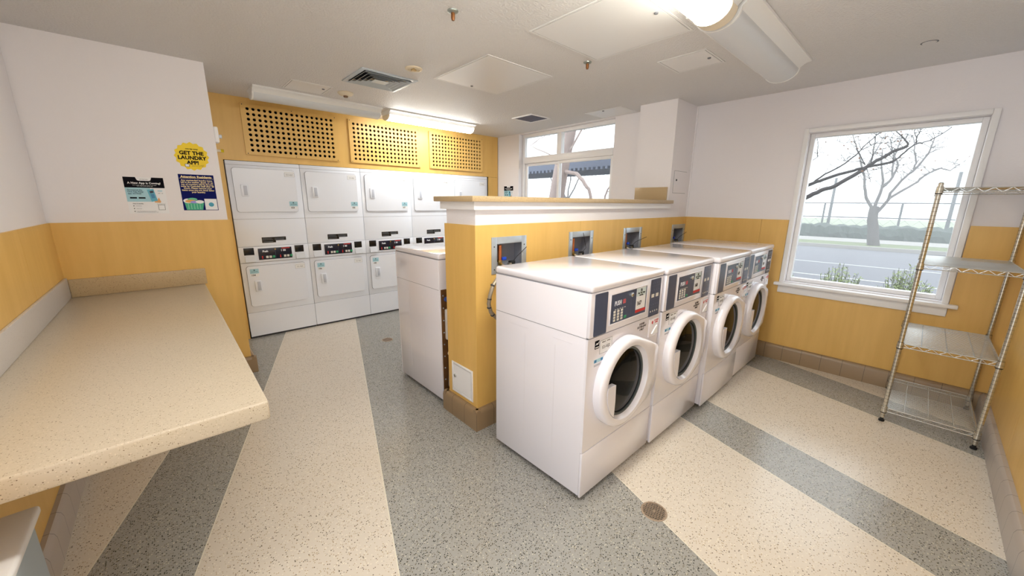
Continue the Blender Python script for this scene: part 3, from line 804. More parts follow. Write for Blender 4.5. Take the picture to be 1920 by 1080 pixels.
cpanel('largest-looking square ceiling panel at the top, beside the big lamp', 1.82, 1.148, 2.522, 1.848, (2.16, 1.20))
cpanel('square white ceiling panel between the round smoke detectors and the big lamp', 1.868, 2.31, 2.565, 3.045, (2.225, 2.984))
cpanel('small ceiling panel just below the unlit lamp, right of the largest panel', 2.872, 1.205, 3.222, 1.555, (3.05, 1.253))
cpanel('ceiling panel next to the pier, in front of the far window', 3.825, 2.44, 4.19, 2.93, (3.856, 2.695))
cpanel('small ceiling panel behind the unlit lamp over the first dryers', .985, 3.93, 1.335, 4.25, (1.28, 4.04))

def louvre(label, x0, y0, x1, y1):
    t = thing('ceiling_vent', label, 'air vent', ((x0+x1)/2, (y0+y1)/2, ZC))
    vm = mat('vent_grey', (188, 198, 206), .4)
    fb = bmesh.new(); f = .035
    for a in ((x0, y0, x0+f, y1), (x1-f, y0, x1, y1), (x0+f, y0, x1-f, y0+f), (x0+f, y1-f, x1-f, y1)):
        box(fb, a[0], a[1], ZC-.008, a[2], a[3], ZC-.0002, bev=.001)
    obj('vent_frame', fb, vm, t)
    obj('vent_opening', B(x0+f, y0+f, ZC-.0010, x1-f, y1-f, ZC-.0003), BLACK, t)
    cx, cy = (x0+x1)/2, (y0+y1)/2
    for k in range(5):
        hx = (x1-x0)/2-f-.002-k*.036; hy = (y1-y0)/2-f-.002-k*.036
        if k == 4:
            obj('centre_plate', B(cx-hx, cy-hy, ZC-.016, cx+hx, cy+hy, ZC-.013), vm, t); continue
        lb = bmesh.new()
        # each louvre ring is a square funnel: wide at the bottom, narrow near the ceiling
        zt, zb = ZC-.0015, ZC-.017; ins = .020
        top = [(cx-hx+ins, cy-hy+ins), (cx+hx-ins, cy-hy+ins), (cx+hx-ins, cy+hy-ins), (cx-hx+ins, cy+hy-ins)]
        bot = [(cx-hx, cy-hy), (cx+hx, cy-hy), (cx+hx, cy+hy), (cx-hx, cy+hy)]
        vt = [lb.verts.new((p[0], p[1], zt)) for p in top]; vb = [lb.verts.new((p[0], p[1], zb)) for p in bot]
        vt2 = [lb.verts.new((p[0]+(.003 if p[0] < cx else -.003), p[1]+(.003 if p[1] < cy else -.003), zt)) for p in top]
        vb2 = [lb.verts.new((p[0]+(.003 if p[0] < cx else -.003), p[1]+(.003 if p[1] < cy else -.003), zb)) for p in bot]
        for i in range(4):
            j = (i+1) % 4
            lb.faces.new((vt[i], vt[j], vb[j], vb[i])); lb.faces.new((vt2[i], vb2[i], vb2[j], vt2[j]))
            lb.faces.new((vb[i], vb[j], vb2[j], vb2[i])); lb.faces.new((vt[i], vt2[i], vt2[j], vt[j]))
        obj('louvre', lb, vm, t, smooth=False)
    return t
louvre('square louvred air vent in the ceiling in front of the dryers', 1.318, 3.20, 1.806, 3.655)
t = thing('ceiling_vent', 'small square dark-mesh air vent in the ceiling near the far window', 'air vent', (3.55, 3.55, ZC))
fb = bmesh.new()
for a in ((3.385, 3.37, 3.41, 3.72), (3.70, 3.37, 3.725, 3.72), (3.41, 3.37, 3.70, 3.395), (3.41, 3.695, 3.70, 3.72)): box(fb, a[0], a[1], ZC-.010, a[2], a[3], ZC-.0002)
obj('vent_frame', fb, TRIM, t, smooth=False)
obj('vent_mesh', B(3.41, 3.395, ZC-.006, 3.70, 3.695, ZC-.0004), mat('vent_mesh', (92, 92, 112), .6), t)
for k in range(9): obj('vent_slat', B(3.41, 3.42+k*.03, ZC-.009, 3.70, 3.424+k*.03, ZC-.006), mat('vent_slat', (124, 126, 144), .5), t)

def sprinkler(x, y, label):
    t = thing('ceiling_sprinkler', label, 'sprinkler', (x, y, ZC))
    obj('escutcheon', L([(0, 0), (.030, 0), (.029, -.006), (.018, -.012), (0, -.012)], (x, y, ZC-.0003), 'Z', 24), mat('escutcheon', (160, 168, 164), .3, metal=.7), t)
    obj('sprinkler_head', L([(.011, -.010), (.011, -.036), (.008, -.048), (0, -.048)], (x, y, ZC), 'Z', 14), mat('old_brass', (128, 82, 44), .4, metal=.6), t)
sprinkler(1.340, 1.961, 'brass sprinkler head nearest the top edge of the view')
sprinkler(2.505, 1.915, 'small sprinkler head at the corner of the largest ceiling panel')
t = thing('smoke_detector', 'round white smoke detector in front of the unlit lamp, dark centre', 'smoke detector', (1.479, 4.03, ZC))
obj('detector_body', L([(0, 0), (.072, 0), (.072, -.010), (.060, -.022), (.035, -.030), (0, -.030)], (1.479, 4.03, ZC-.0003), 'Z', 28), IVORY, t)
obj('detector_sensor', L([(0, -.030), (.022, -.030), (.019, -.044), (0, -.046)], (1.479, 4.03, ZC), 'Z', 18), mat('sensor_brown', (112, 88, 66), .5), t)
t = thing('detector_base', 'empty ivory detector base with broken rim beside the louvred vent', 'detector base', (1.63, 2.95, ZC))
obj('base_ring', L([(0, 0), (.068, 0), (.066, -.007), (.050, -.012), (.046, -.006), (0, -.006)], (1.63, 2.95, ZC-.0003), 'Z', 28), IVORY, t)
obj('terminal_block', B(1.612, 2.94, ZC-.018, 1.650, 2.965, ZC-.006, bev=.003), mat('terminal', (186, 160, 112), .5), t)
obj('terminal_screw', L([(0, 0), (.006, 0), (.006, -.006), (0, -.006)], (1.618, 2.925, ZC-.006), 'Z', 10), BRASS, t)
t = thing('round_cover', 'flush round white cover plate in the ceiling above the window', 'sprinkler cover', (3.80, .185, ZC))
obj('cover_plate', L([(0, 0), (.034, 0), (.033, -.004), (0, -.005)], (3.80, .185, ZC-.0003), 'Z', 24), CEIL, t)
obj('plate_gap', L([(0, 0), (.042, 0), (.042, -.0008), (0, -.0008)], (3.80, .185, ZC-.0001), 'Z', 24), GREYINK, t)

def lamp(label, x0, x1, y0, y1, lit=False, drop=.095, name='ceiling_lamp', glow=None, capw=.010):
    """long fluorescent fixture along x: winged pan with a rounded lens in the middle"""
    t = thing(name, label, 'ceiling lamp', ((x0+x1)/2, (y0+y1)/2, ZC), group='long fluorescent ceiling lamps')
    w = y1-y0; cy = (y0+y1)/2; hl = w*.30
    pan = [(y0, ZC-.0005), (y0, ZC-.016), (y0+.006, ZC-.018)]
    for k in range(1, 6):
        s = k/5; pan.append((y0+.006+(w/2-hl-.006)*s, ZC-.018-.034*(s**2.0)))
    pan2 = [(2*cy-a, b) for a, b in pan]
    obj('lamp_pan', PR(pan+pan2[::-1], 'X', x0, x1), LAMPMETAL, t)
    lens = []
    for k in range(15):
        a = PI+PI*k/14; lens.append((cy+math.cos(a)*hl, ZC-.052+math.sin(a)*(drop-.052)))
    lens = [(cy-hl, ZC-.050)]+lens+[(cy+hl, ZC-.050)]
    obj('lamp_lens', PR(lens, 'X', x0+.008, x1-.008), (glow or LIT) if lit else LENS, t)
    cap = [(cy+(a-cy)*1.06, b-.0015 if b < ZC-.053 else b) for a, b in lens]
    for xa, xb in ((x0-.002, x0+.012), (x1-capw, x1+.002)):
        obj('end_cap', PR(cap, 'X', xa, xb), LAMPMETAL if not lit else IVORY, t)
    return t
lamp('long unlit fluorescent lamp over the first dryers, nearest the posters', .765, 1.99, 4.335, 4.625, drop=.105)
lamp('lit fluorescent lamp glowing over the middle dryers', 2.075, 3.30, 4.325, 4.60, lit=True, drop=.105, glow=LIT2)
lamp('large unlit fluorescent lamp above the washers, nearest the street window', 2.32, 3.60, .755, 1.105, drop=.125)
lamp('lit fluorescent lamp at the top edge, end to end with the unlit one', .96, 2.30, .775, 1.085, lit=True, drop=.125, capw=.075)

lamp('added fill lamp out of view, over the near end of the counter', -.44, .93, .775, 1.085, lit=True, drop=.125, glow=LIT_FILL)  # invented lamp, added to brighten the left wall and counter

# ------------------------------------------------------------------ folding counter
t = thing('folding_counter', 'long speckled beige stone counter along the left wall', 'counter', (-.2, 2.7, .79))
obj('countertop', B(XL+.001, 1.428, .790, .176, YP-.001, .858, bev=.008, seg=3), STONE, t)
obj('backsplash', B(XL+.016, YP-.018, .8583, .190, YP-.001, .985, bev=.003), STONED, t)
obj('backsplash', B(XL+.001, 1.43, .8583, XL+.016, YP-.018, .998, bev=.003), STONEG, t)
t = thing('storage_bin', 'slim white box-shaped bin under the near end of the counter', 'bin', (-.49, 1.32, 0))
bb = bmesh.new(); box(bb, -.530, .92, .02, -.430, 1.70, .575, bev=.010)
obj('bin_body', bb, mat('bin_blue_grey', (176, 190, 200), .45), t)
obj('bin_lid', B(-.531, .90, .575, -.414, 1.722, .602, bev=.010, seg=3), mat('bin_white', (236, 234, 234), .4, noise=(9, .05)), t)
for y in (.98, 1.62): obj('bin_foot', B(-.52, y, 0, -.44, y+.04, .022), RUBBER, t)

# ------------------------------------------------------------------ notices on the wall
def flyer(name, label, x0, z0, w, h, y, right=RX, axis='X', wallx=None, tiny=False):
    """app flyer: black header, pale blue middle, white foot; P() maps flyer coordinates to the wall"""
    t = thing(name, label, 'notice', (x0+w/2, y, z0) if axis == 'X' else (wallx, x0, z0))
    r = Vector(right); u = Vector(RZ); n = r.cross(u)
    o = Vector((x0, y, z0)) if axis == 'X' else Vector((wallx, x0, z0))
    def rect(a0, b0, a1, b1, d):
        bm = bmesh.new(); vs = []
        for dd in (d, .0001):
            vs.append([bm.verts.new(o+r*a+u*b+n*dd) for a, b in ((a0*w, b0*h), (a1*w, b0*h), (a1*w, b1*h), (a0*w, b1*h))])
        bm.faces.new(vs[0]); bm.faces.new(vs[1][::-1])
        for i in range(4): bm.faces.new((vs[0][i], vs[0][(i+1) % 4], vs[1][(i+1) % 4], vs[1][i]))
        return bm
    def poly(pts, d):
        bm = bmesh.new(); f = [bm.verts.new(o+r*a*w+u*b*h+n*d) for a, b in pts]; g = [bm.verts.new(o+r*a*w+u*b*h+n*.0001) for a, b in pts]
        bm.faces.new(f); bm.faces.new(g[::-1])
        for i in range(len(pts)):
            j = (i+1) % len(pts); bm.faces.new((f[i], f[j], g[j], g[i]))
        return bm
    def txt(s, size, a, b, al='CENTER', bold=.0): return text_bm(s, size*h, o+r*a*w+u*b*h+n*.0016, right, RZ, al, bold=bold*h)
    P = lambda nm, bm, m, p=t: obj(nm, bm, m, p, smooth=False)
    sh = P('sheet', rect(0, 0, 1, 1, .0006), PAPER)
    hd = P('header', rect(0, .715, 1, 1, .0010), INK)
    P('header_tab', poly([(.30, 1.0), (.33, .925), (.36, .905), (.64, .905), (.67, .925), (.70, 1.0)], .0014), PAPER, hd)
    P('header_text', txt('one tap away', .032, .5, .935), INK, hd)
    P('header_text', txt('A New App is Coming!', .072, .5, .82, bold=.0018), PAPER, hd)
    P('header_text', txt('Your laundry experience is about to get easier\nwith a new mobile laundry app', .026, .5, .775), PAPER, hd)
    bd = P('blue_field', rect(0, .33, .62, .715, .0009), CYAN)
    P('body_text', txt('Download the\nOne Tap Away\napp. It\'s free!', .052, .05, .635, 'LEFT', bold=.001), mat('teal_ink', (24, 74, 104), .6), bd)
    for a in (.08, .29): P('store_badge', rect(a, .415, a+.17, .455, .0013), INK, bd)
    ph = P('phone_picture', poly([(.53, .66), (.70, .69), (.76, .36), (.60, .33)], .0014), mat('phone_teal', (96, 178, 204), .5))
    P('phone_button', poly([(.59, .63), (.68, .645), (.69, .58), (.60, .565)], .0018), NAVY, ph)
    P('phone_text', poly([(.60, .54), (.69, .555), (.71, .44), (.62, .425)], .0018), mat('phone_blue', (64, 134, 178), .5), ph)
    P('hand_picture', poly([(.66, .36), (.745, .37), (.80, .45), (.84, .33), (.82, .30), (.68, .31)], .0011), mat('skin_ink', (222, 168, 112), .6), t)
    P('corner_mark', rect(.80, .62, .92, .65, .0012), CYAN, t)
    P('corner_text', txt('167  10', .036, .86, .555), INK)
    P('small_text', txt('How it works', .038, .12, .265, 'LEFT', bold=.0006), INK)
    for k, s in enumerate(('Download', 'Add funds', 'Scan the machine and start your wash')):
        P('bullet', rect(.12, .205-k*.075, .145, .225-k*.075, .0010), INK)
        P('small_text', txt(s, .026, .19, .205-k*.075, 'LEFT'), GREYINK)
    P('code_frame', poly([(.74, .10), (.92, .10), (.92, .245), (.74, .245)], .0009), GREYINK)
    P('code_field', poly([(.752, .11), (.908, .11), (.908, .235), (.752, .235)], .0012), PAPER)
    P('small_text', txt('Scan to get the app', .024, .83, .262), INK)
    P('small_text', txt('For help call customer service at any time day or night', .020, .45, .03), GREYINK)
    return t
flyer('app_flyer', 'black and pale blue flyer on the left reading A New App is Coming', -.178, 1.428, .216, .262, YP+.0118)
flyer('app_flyer', 'small black-headed flyer on the wall strip left of the far window', 4.80, 1.545, .22, .245, 0, right=(0, -1, 0), axis='Y', wallx=XF+.0118)
# round yellow badge
def star(cx, cz, r0, r1, n):
    pts = []
    for k in range(n*4):
        a = 2*PI*k/(n*4); m = (math.cos(a*n)+1)/2
        pts.append((cx+math.cos(a)*(r0+(r1-r0)*m), cz+math.sin(a)*(r0+(r1-r0)*m)))
    return pts
YW = YP+.0118
t = thing('laundry_app_badge', 'round yellow scalloped sticker reading GET THE LAUNDRY APP', 'sticker', (.231, YW, 1.76))
obj('badge_sheet', PR(star(.231, 1.861, .095, .106, 16), 'Y', YW-.0008, YW-.0001), mat('badge_yellow', (246, 214, 16), .5), t, smooth=False)
ty = YW-.0012
obj('badge_text', text_bm('GET THE\nLAUNDRY\nAPP!', .037, (.231, ty, 1.873), RX, RZ, bold=.0015), INK, t)
obj('badge_text', text_bm('one tap away', .014, (.236, ty, 1.912), RX, RZ, bold=.0004), INK, t)
obj('badge_text', text_bm('Scan for more details\nabout your new app', .0085, (.222, ty, 1.794), RX, RZ, 'LEFT'), mat('gold_ink', (150, 124, 20), .6), t)
obj('badge_icon', PR(rrect(.180, 1.782, .208, 1.804, .005), 'Y', ty-.0003, ty+.0003), NAVY, t)
obj('badge_icon', PR(rrect(.1825, 1.784, .2055, 1.802, .004), 'Y', ty-.0005, ty+.0003), PAPER, t)
# navy resident notice
t = thing('resident_notice', 'navy notice reading Attention Residents with a laundry basket picture', 'notice', (.235, YW, 1.45))
x0, z0, w, h = .127, 1.450, .217, .275
NB = mat('notice_navy', (20, 28, 96), .8, spec=.1); CREAM = mat('notice_cream', (244, 226, 176), .6)
obj('sheet', B(x0, YW-.0008, z0, x0+w, YW-.0001, z0+h), NB, t, smooth=False)
ty = YW-.0012
obj('notice_text', text_bm('Attention Residents', .0235, (x0+w/2, ty, z0+h-.026), RX, RZ, bold=.0009), CREAM, t)
obj('title_underline', B(x0+.004, ty-.0002, z0+h-.031, x0+w-.004, ty+.0003, z0+h-.0295), CREAM, t)
obj('notice_text', text_bm('Any unattended laundry items\nleft in the washer, dryer, or on\ntop of counters will be thrown\naway by Custodial Staff after 48\nhours. Please remove your\nitems once you are done doing\nyour laundry.', .0158, (x0+w/2, ty, z0+h-.050), RX, RZ, bold=.0005), CREAM, t)
bk = obj('basket_picture', PR([(x0+.018, z0+.004), (x0+.118, z0+.004), (x0+.130, z0+.062), (x0+.010, z0+.062)], 'Y', ty-.0004, ty+.0003), mat('basket_green', (64, 176, 140), .5), t, smooth=False)
for k in range(5): obj('basket_rib', B(x0+.030+k*.018, ty-.0007, z0+.008, x0+.033+k*.018, ty-.0003, z0+.052), mat('basket_pale', (150, 220, 190), .5), bk)
def blob(cx, cz, rx, rz, n=16): return [(cx+math.cos(2*PI*k/n)*rx, cz+math.sin(2*PI*k/n)*rz) for k in range(n)]
for ci, (c, m_) in enumerate((((x0+.035, z0+.073, .030, .018), PAPER), ((x0+.062, z0+.084, .030, .013), mat('cloth_green', (92, 188, 150), .5)), ((x0+.050, z0+.070, .034, .012), mat('cloth_orange', (230, 168, 84), .5)), ((x0+.075, z0+.064, .030, .010), mat('cloth_lilac', (156, 150, 226), .5)), ((x0+.105, z0+.066, .026, .013), PAPER))):
    obj('cloth_picture', PR(blob(*c), 'Y', ty-.0006-ci*.0002, ty+.0003-ci*.0001), m_, t, smooth=False)
obj('machine_picture', B(x0+.135, ty-.0004, z0+.004, x0+.213, ty+.0003, z0+.090), PAPER, t, smooth=False)
obj('machine_window', PR(blob(x0+.175, z0+.045, .017, .017), 'Y', ty-.0008, ty), mat('machine_blue', (70, 160, 190), .5), t, smooth=False)
# teal sticker on the left wall
single('teal_sticker', B(XL-.0118, 2.80, 1.385, XL-.0108, 2.90, 1.45), mat('teal_sheet', (30, 160, 176), .5), 'teal sticker low on the white part of the left wall', 'sticker')

# fixtures on the end face of the poster wall, seen from the side
t = thing('wall_strobe', 'white device sticking out at the upper edge of the poster wall', 'alarm device', (.41, 4.03, 1.94))
obj('device_box', B(.3942, 3.975, 1.985, .424, 4.06, 2.105, bev=.008), TRIM, t)
obj('device_lens', B(.424, 3.995, 2.022, .446, 4.03, 2.05, bev=.006), mat('strobe_clear', (206, 214, 226), .15), t)
t = thing('brass_fitting', 'small brass fitting below the white device on the poster wall edge', 'fitting', (.41, 4.02, 1.91))
obj('fitting_stub', T([(.3942, 4.01, 1.925), (.424, 4.01, 1.925)], .010, n=12), IVORY, t)
obj('fitting_nut', T([(.424, 4.01, 1.925), (.444, 4.01, 1.925)], .013, n=6), mat('bright_brass', (220, 196, 40), .3, metal=.6), t)
# ------------------------------------------------------------------ chrome wire shelving
t = thing('wire_shelving_unit', 'chrome four-tier wire shelving unit in the corner by the street window', 'shelving unit', (4.02, -.235, 0))
SX0, SX1, SY0, SY1 = 3.66, 4.38, -.452, -.020
for x in (SX0, SX1):
    for y in (SY0, SY1):
        p = obj('post', T([(x, y, .03), (x, y, 1.672)], .0127, n=14), CHROMEW, t)
        obj('post_cap', L([(.0130, 1.668), (.0135, 1.674), (.009, 1.679), (0, 1.679)], (x, y, 0), 'Z', 14), CHROMEW, p)
        obj('levelling_foot', L([(0, 0), (.016, 0), (.017, .012), (.010, .016), (.010, .034), (0, .034)], (x, y, 0), 'Z', 14), RUBBER, p)
for z in (.105, .600, 1.155, 1.645):
    sm = bmesh.new()
    n = int((SX1-SX0-.03)/.0225)
    for k in range(n+1):
        x = SX0+.018+k*(SX1-SX0-.036)/n
        tube(sm, [(x, SY0+.004, z), (x, SY1-.004, z)], .0024, n=5)
    for y in (SY0+.10, (SY0+SY1)/2, SY1-.10): tube(sm, [(SX0+.01, y, z-.004), (SX1-.01, y, z-.004)], .0028, n=6)
    w = obj('wire_shelf', sm, CHROME, t)
    ed = bmesh.new()
    def truss(p, q):
        p, q = Vector(p), Vector(q); dz = Vector((0, 0, -.026))
        tube(ed, [p, q], .0030, n=6); tube(ed, [p+dz, q+dz], .0030, n=6)
        n = max(6, int((q-p).length/.034)); pts = []
        for k in range(n+1):
            pts.append(p+(q-p)*(k/n)+(dz if k % 2 else Vector((0, 0, 0))))
        tube(ed, pts, .0022, n=5)
    truss((SX0, SY0+.012, z), (SX0, SY1-.012, z)); truss((SX1, SY0+.012, z), (SX1, SY1-.012, z))
    truss((SX0+.012, SY0, z), (SX1-.012, SY0, z)); truss((SX0+.012, SY1, z), (SX1-.012, SY1, z))
    obj('shelf_edge', ed, CHROME, w)
    for x in (SX0, SX1):
        for y in (SY0, SY1):
            c = obj('shelf_collar', L([(.0130, z-.032), (.0185, z-.032), (.0165, z+.010), (.0130, z+.010)], (x, y, 0), 'Z', 16), CHROMEW, w)
            obj('collar_sleeve', L([(.0130, z-.038), (.0170, z-.038), (.0170, z-.0322), (.0130, z-.0322)], (x, y, 0), 'Z', 16), RUBBER, w)

# ------------------------------------------------------------------ floor drains
def drain(label, cx, cy, r, rot):
    t = thing('floor_drain', label, 'floor drain', (cx, cy, 0), group='round floor drains')
    obj('drain_hole_shade', L([(0, .0002), (r*.9, .0002), (r*.9, .0006), (0, .0006)], (cx, cy, 0), 'Z', 32), BLACK, t)  # flat disc, its black colour stands in for the shaded hole below
    gm = mat('drain_metal', (186, 166, 146), .35, metal=.5)
    rim = L([(r*.86, .0006), (r*.86, .0022), (r*.9, .0026), (r, .0016), (r, .0004)], (cx, cy, 0), 'Z', 36)
    rim.faces.ensure_lookup_table(); bmesh.ops.delete(rim, geom=[f for f in rim.faces if len(f.verts) > 10], context='FACES_ONLY')
    obj('drain_rim', rim, gm, t)
    g = bmesh.new(); ca, sa = math.cos(rot), math.sin(rot)
    for k in range(-4, 5):
        o_ = (k+.5 if False else k)*r*.19; hl = math.sqrt(max(0, (r*.88)**2-o_**2))
        for u, v in (((ca, sa), (-sa, ca)), ((-sa, ca), (ca, sa))):
            p = Vector((cx+u[0]*o_-v[0]*hl, cy+u[1]*o_-v[1]*hl)); q = Vector((cx+u[0]*o_+v[0]*hl, cy+u[1]*o_+v[1]*hl)); wv = Vector(u)*r*.042
            pts = [p-wv, q-wv, q+wv, p+wv]; f = [g.verts.new((a.x, a.y, .0022)) for a in pts]; b = [g.verts.new((a.x, a.y, .0007)) for a in pts]
            g.faces.new(f); g.faces.new(b[::-1])
            for i in range(4): g.faces.new((f[i], f[(i+1) % 4], b[(i+1) % 4], b[i]))
    obj('drain_grate', g, gm, t, smooth=False)
    obj('centre_screw', L([(0, .0007), (r*.12, .0007), (r*.12, .0027), (0, .0027)], (cx, cy, 0), 'Z', 14), gm, t)
drain('round metal floor drain in front of the washers, on the pale band edge', 1.632, .690, .064, .25)
drain('round floor drain far back between the dryers and the lone washer', 1.675, 3.91, .062, .1)

# ------------------------------------------------------------------ outside: foggy street
GZ = -.10
ASPH = mat('asphalt', (106, 106, 112), .8, noise=(3, .08))
CONC = mat('concrete', (146, 142, 138), .8)
LAWN = mat('lawn', (102, 112, 76), .9, noise=(5, .2))
def ground(name, x0, x1, z, m): return struct(name, B(x0, -30, z-.2, x1, 34, z), m)
ground('street', 9.2, 19.3, GZ, ASPH)
ground('street_curb', 19.3, 19.5, GZ+.13, CONC)
ground('verge_lawn', 19.5, 21.3, GZ+.12, LAWN)
ground('far_sidewalk', 21.3, 23.6, GZ+.13, CONC)
ground('field', 23.6, 60, GZ+.10, LAWN)
ground('near_curb', 9.0, 9.2, GZ+.10, CONC)
ground('near_verge', 4.63, 9.0, GZ+.06, mat('mulch', (98, 90, 78), .9, noise=(6, .15)))
LINE = mat('lane_paint', (170, 170, 168), .7)
struct('lane_line', B(14.0, -30, GZ+.001, 14.12, 34, GZ+.006), LINE)
struct('lane_line', B(11.3, -30, GZ+.001, 11.42, 34, GZ+.006), LINE)
# hedge
hb = bmesh.new(); random.seed(3)
NX_, NY_ = 6, 150
grid = []
for j in range(NY_+1):
    y = -14+j*28/NY_; row = []
    prof = [(24.0, GZ+.1), (23.95, .22), (24.05, .52), (24.6, .62), (25.2, .55), (25.3, GZ+.1)]
    for k, (x, z) in enumerate(prof):
        jz = 0 if k in (0, 5) else random.uniform(-.07, .07); row.append(hb.verts.new((x+random.uniform(-.06, .06), y, z+jz)))
    grid.append(row)
for a, b in zip(grid, grid[1:]):
    for k in range(5): hb.faces.new((a[k], a[k+1], b[k+1], b[k]))
single('hedge', hb, mat('hedge_leaves', (46, 60, 52), .9, noise=(9, .3)), 'long low clipped hedge at the foot of the fence across the street', 'hedge', smooth=False)
# fence
FM = mat('fence_steel', (46, 50, 58), .6)
t = thing('chain_link_fence', 'tall wire fence with rails beyond the hedge across the street', 'fence', (27, 0, GZ+.1))
for y in range(-12, 20, 3): obj('fence_post', T([(27, y+.95, GZ+.1), (27, y+.95, 1.68)], .045, n=6), FM, t)
for z in (1.66, .92): obj('fence_rail', T([(27, -13, z), (27, 20, z)], .034, n=6), FM, t)
mm = bmesh.new(); zz0, zz1 = GZ+.15, 1.66; hgt = zz1-zz0
for k in range(-26, 36, 1):
    y = k*.5
    for sgn in (1, -1): tube(mm, [(27, y, zz0), (27, y+sgn*hgt, zz1)], .004, n=3, cap=False)
obj('chain_link', mm, FM, t)
for k, (y, h, lab) in enumerate(((3.72, 2.98, 'thin pole left of the street tree, rising above the fence'), (-.68, 3.08, 'thin pole right of the street tree, seen beside the shelving post'))):
    t = thing('street_pole', lab, 'pole', (27.3, y, GZ+.1), group='poles behind the fence')
    obj('pole_shaft', T([(27.3, y, GZ+.1), (27.3, y, h)], [.075, .06], n=8), FM, t)
    obj('pole_foot', L([(0, 0), (.14, 0), (.12, .08), (0, .09)], (27.3, y, GZ+.1), 'Z', 10), FM, t)

# trees: trunk and limbs as tapering branches, leaves at the twig ends
BARKF = mat('bark_pale', (86, 80, 78), .9)
BARKN = mat('bark_dark', (60, 56, 56), .9, noise=(12, .2))
LEAFM = mat('dry_leaf', (122, 84, 58), .8)
def jag(pts, sub, amp):
    out = []
    for a, b in zip(pts, pts[1:]):
        a, b = Vector(a), Vector(b)
        for k in range(sub):
            p = a+(b-a)*(k/sub); j = amp if (k or out) else 0
            out.append(p+Vector((random.uniform(-j, j), random.uniform(-j, j), random.uniform(-j, j))))
    out.append(Vector(pts[-1])); return out
def limb(bm, pts, r0, r1, sub=2, amp=.01, n=6):
    p = jag(pts, sub, amp); tube(bm, p, [r0+(r1-r0)*k/(len(p)-1) for k in range(len(p))], n=n); return p
def twigs(bm, pts, count, length, r, up=.6, depth=1):
    ends = []
    for _ in range(count):
        k = random.randrange(max(1, len(pts)//3), len(pts)); p = Vector(pts[k])
        d = Vector((random.uniform(-.6, .6), random.uniform(-1, 1), random.uniform(-.3, 1)*up+.2)).normalized()*length*random.uniform(.5, 1)
        q = [p, p+d*.5+Vector((0, random.uniform(-.1, .1), random.uniform(-.1, .1)))*length, p+d]
        tube(bm, q, [r, r*.8, r*.4], n=3, cap=False); ends.append(q[-1])
        if depth: 
            for _ in range(2):
                e = q[random.choice((1, 2))]; dd = Vector((random.uniform(-.5, .5), random.uniform(-1, 1), random.uniform(-.4, 1))).normalized()*length*.45
                tube(bm, [e, e+dd], [r*.6, r*.3], n=3, cap=False); ends.append(e+dd)
    return ends
def leaves(bm, pts, s):
    for p in pts:
        a = random.uniform(0, PI); c = Vector(p)
        for _ in range(3):
            u = Vector((random.uniform(-1, 1), random.uniform(-1, 1), random.uniform(-1, 1))).normalized()*s; v = u.orthogonal().normalized()*s*.5
            f = [bm.verts.new(c-u), bm.verts.new(c+v), bm.verts.new(c+u), bm.verts.new(c-v)]; bm.faces.new(f)
random.seed(11)
FAR = [([(20.3, 1.25, -.02), (20.3, 1.33, .35), (20.3, 1.43, .97), (20.3, 1.46, 1.5)], .19, .14),
 ([(20.3, 1.48, 1.40), (20.3, 1.75, 1.79), (20.2, 1.85, 2.24), (20.1, 1.98, 2.81), (20.0, 2.17, 3.43), (19.9, 2.41, 3.93), (19.9, 2.52, 4.26)], .062, .015),
 ([(20.3, 1.46, 1.40), (20.4, 1.36, 2.23), (20.5, 1.50, 2.91), (20.6, 1.61, 3.6)], .058, .015),
 ([(20.4, 1.36, 2.23), (20.4, 1.16, 2.58), (20.4, 1.08, 3.00), (20.3, 1.26, 3.40), (20.3, 1.44, 3.95)], .05, .015),
 ([(20.3, 1.41, 1.20), (20.1, 1.15, 1.63), (19.9, 1.09, 1.99), (19.8, .87, 2.41), (19.7, .65, 2.71), (19.7, .59, 3.01), (19.7, .71, 3.42), (19.7, .84, 3.90)], .055, .014),
 ([(20.1, 1.14, 1.75), (20.3, .77, 2.14), (20.5, .48, 2.40), (20.6, .31, 2.66), (20.6, .01, 2.86), (20.6, -.25, 2.77), (20.6, -.44, 2.94)], .045, .014),
 ([(19.7, .65, 2.71), (19.8, .37, 3.29), (19.8, .31, 3.82)], .04, .012), ([(20.4, 1.16, 2.58), (20.3, 1.24, 3.24), (20.3, 1.15, 3.91)], .035, .012),
 ([(20.1, 1.98, 2.81), (20.2, 1.80, 3.40), (20.2, 1.65, 3.97)], .035, .012)]
def tree(name, label, base, limbs, bark, lp, leaf=None, tw=(10, .5, .008), amp=.02, group=None, tbark=None):
    t = thing(name, label, 'tree', base, group=group)
    trunk = bmesh.new(); limb(trunk, limbs[0][0], limbs[0][1], limbs[0][2], 2, amp, 12)
    obj('trunk', trunk, tbark or bark, t)
    lb, tb, lf = bmesh.new(), bmesh.new(), bmesh.new(); ends = []
    for pts, a, b in limbs[1:]:
        p = limb(lb, pts, a, b, 3, amp, 6); ends += twigs(tb, p, tw[0], tw[1], tw[2])
    obj('limbs', lb, bark, t); obj('twigs', tb, bark, t)
    leaves(lf, (leaf or [])+random.sample(ends, min(len(ends), lp[0])), lp[1])
    obj('leaves', lf, LEAFM, t, smooth=False)
    return t
tree('street_tree', 'pale bare tree across the street in the middle of the big window', (20.3, 1.3, 0), FAR, BARKF, (26, .04), tw=(14, .55, .013))
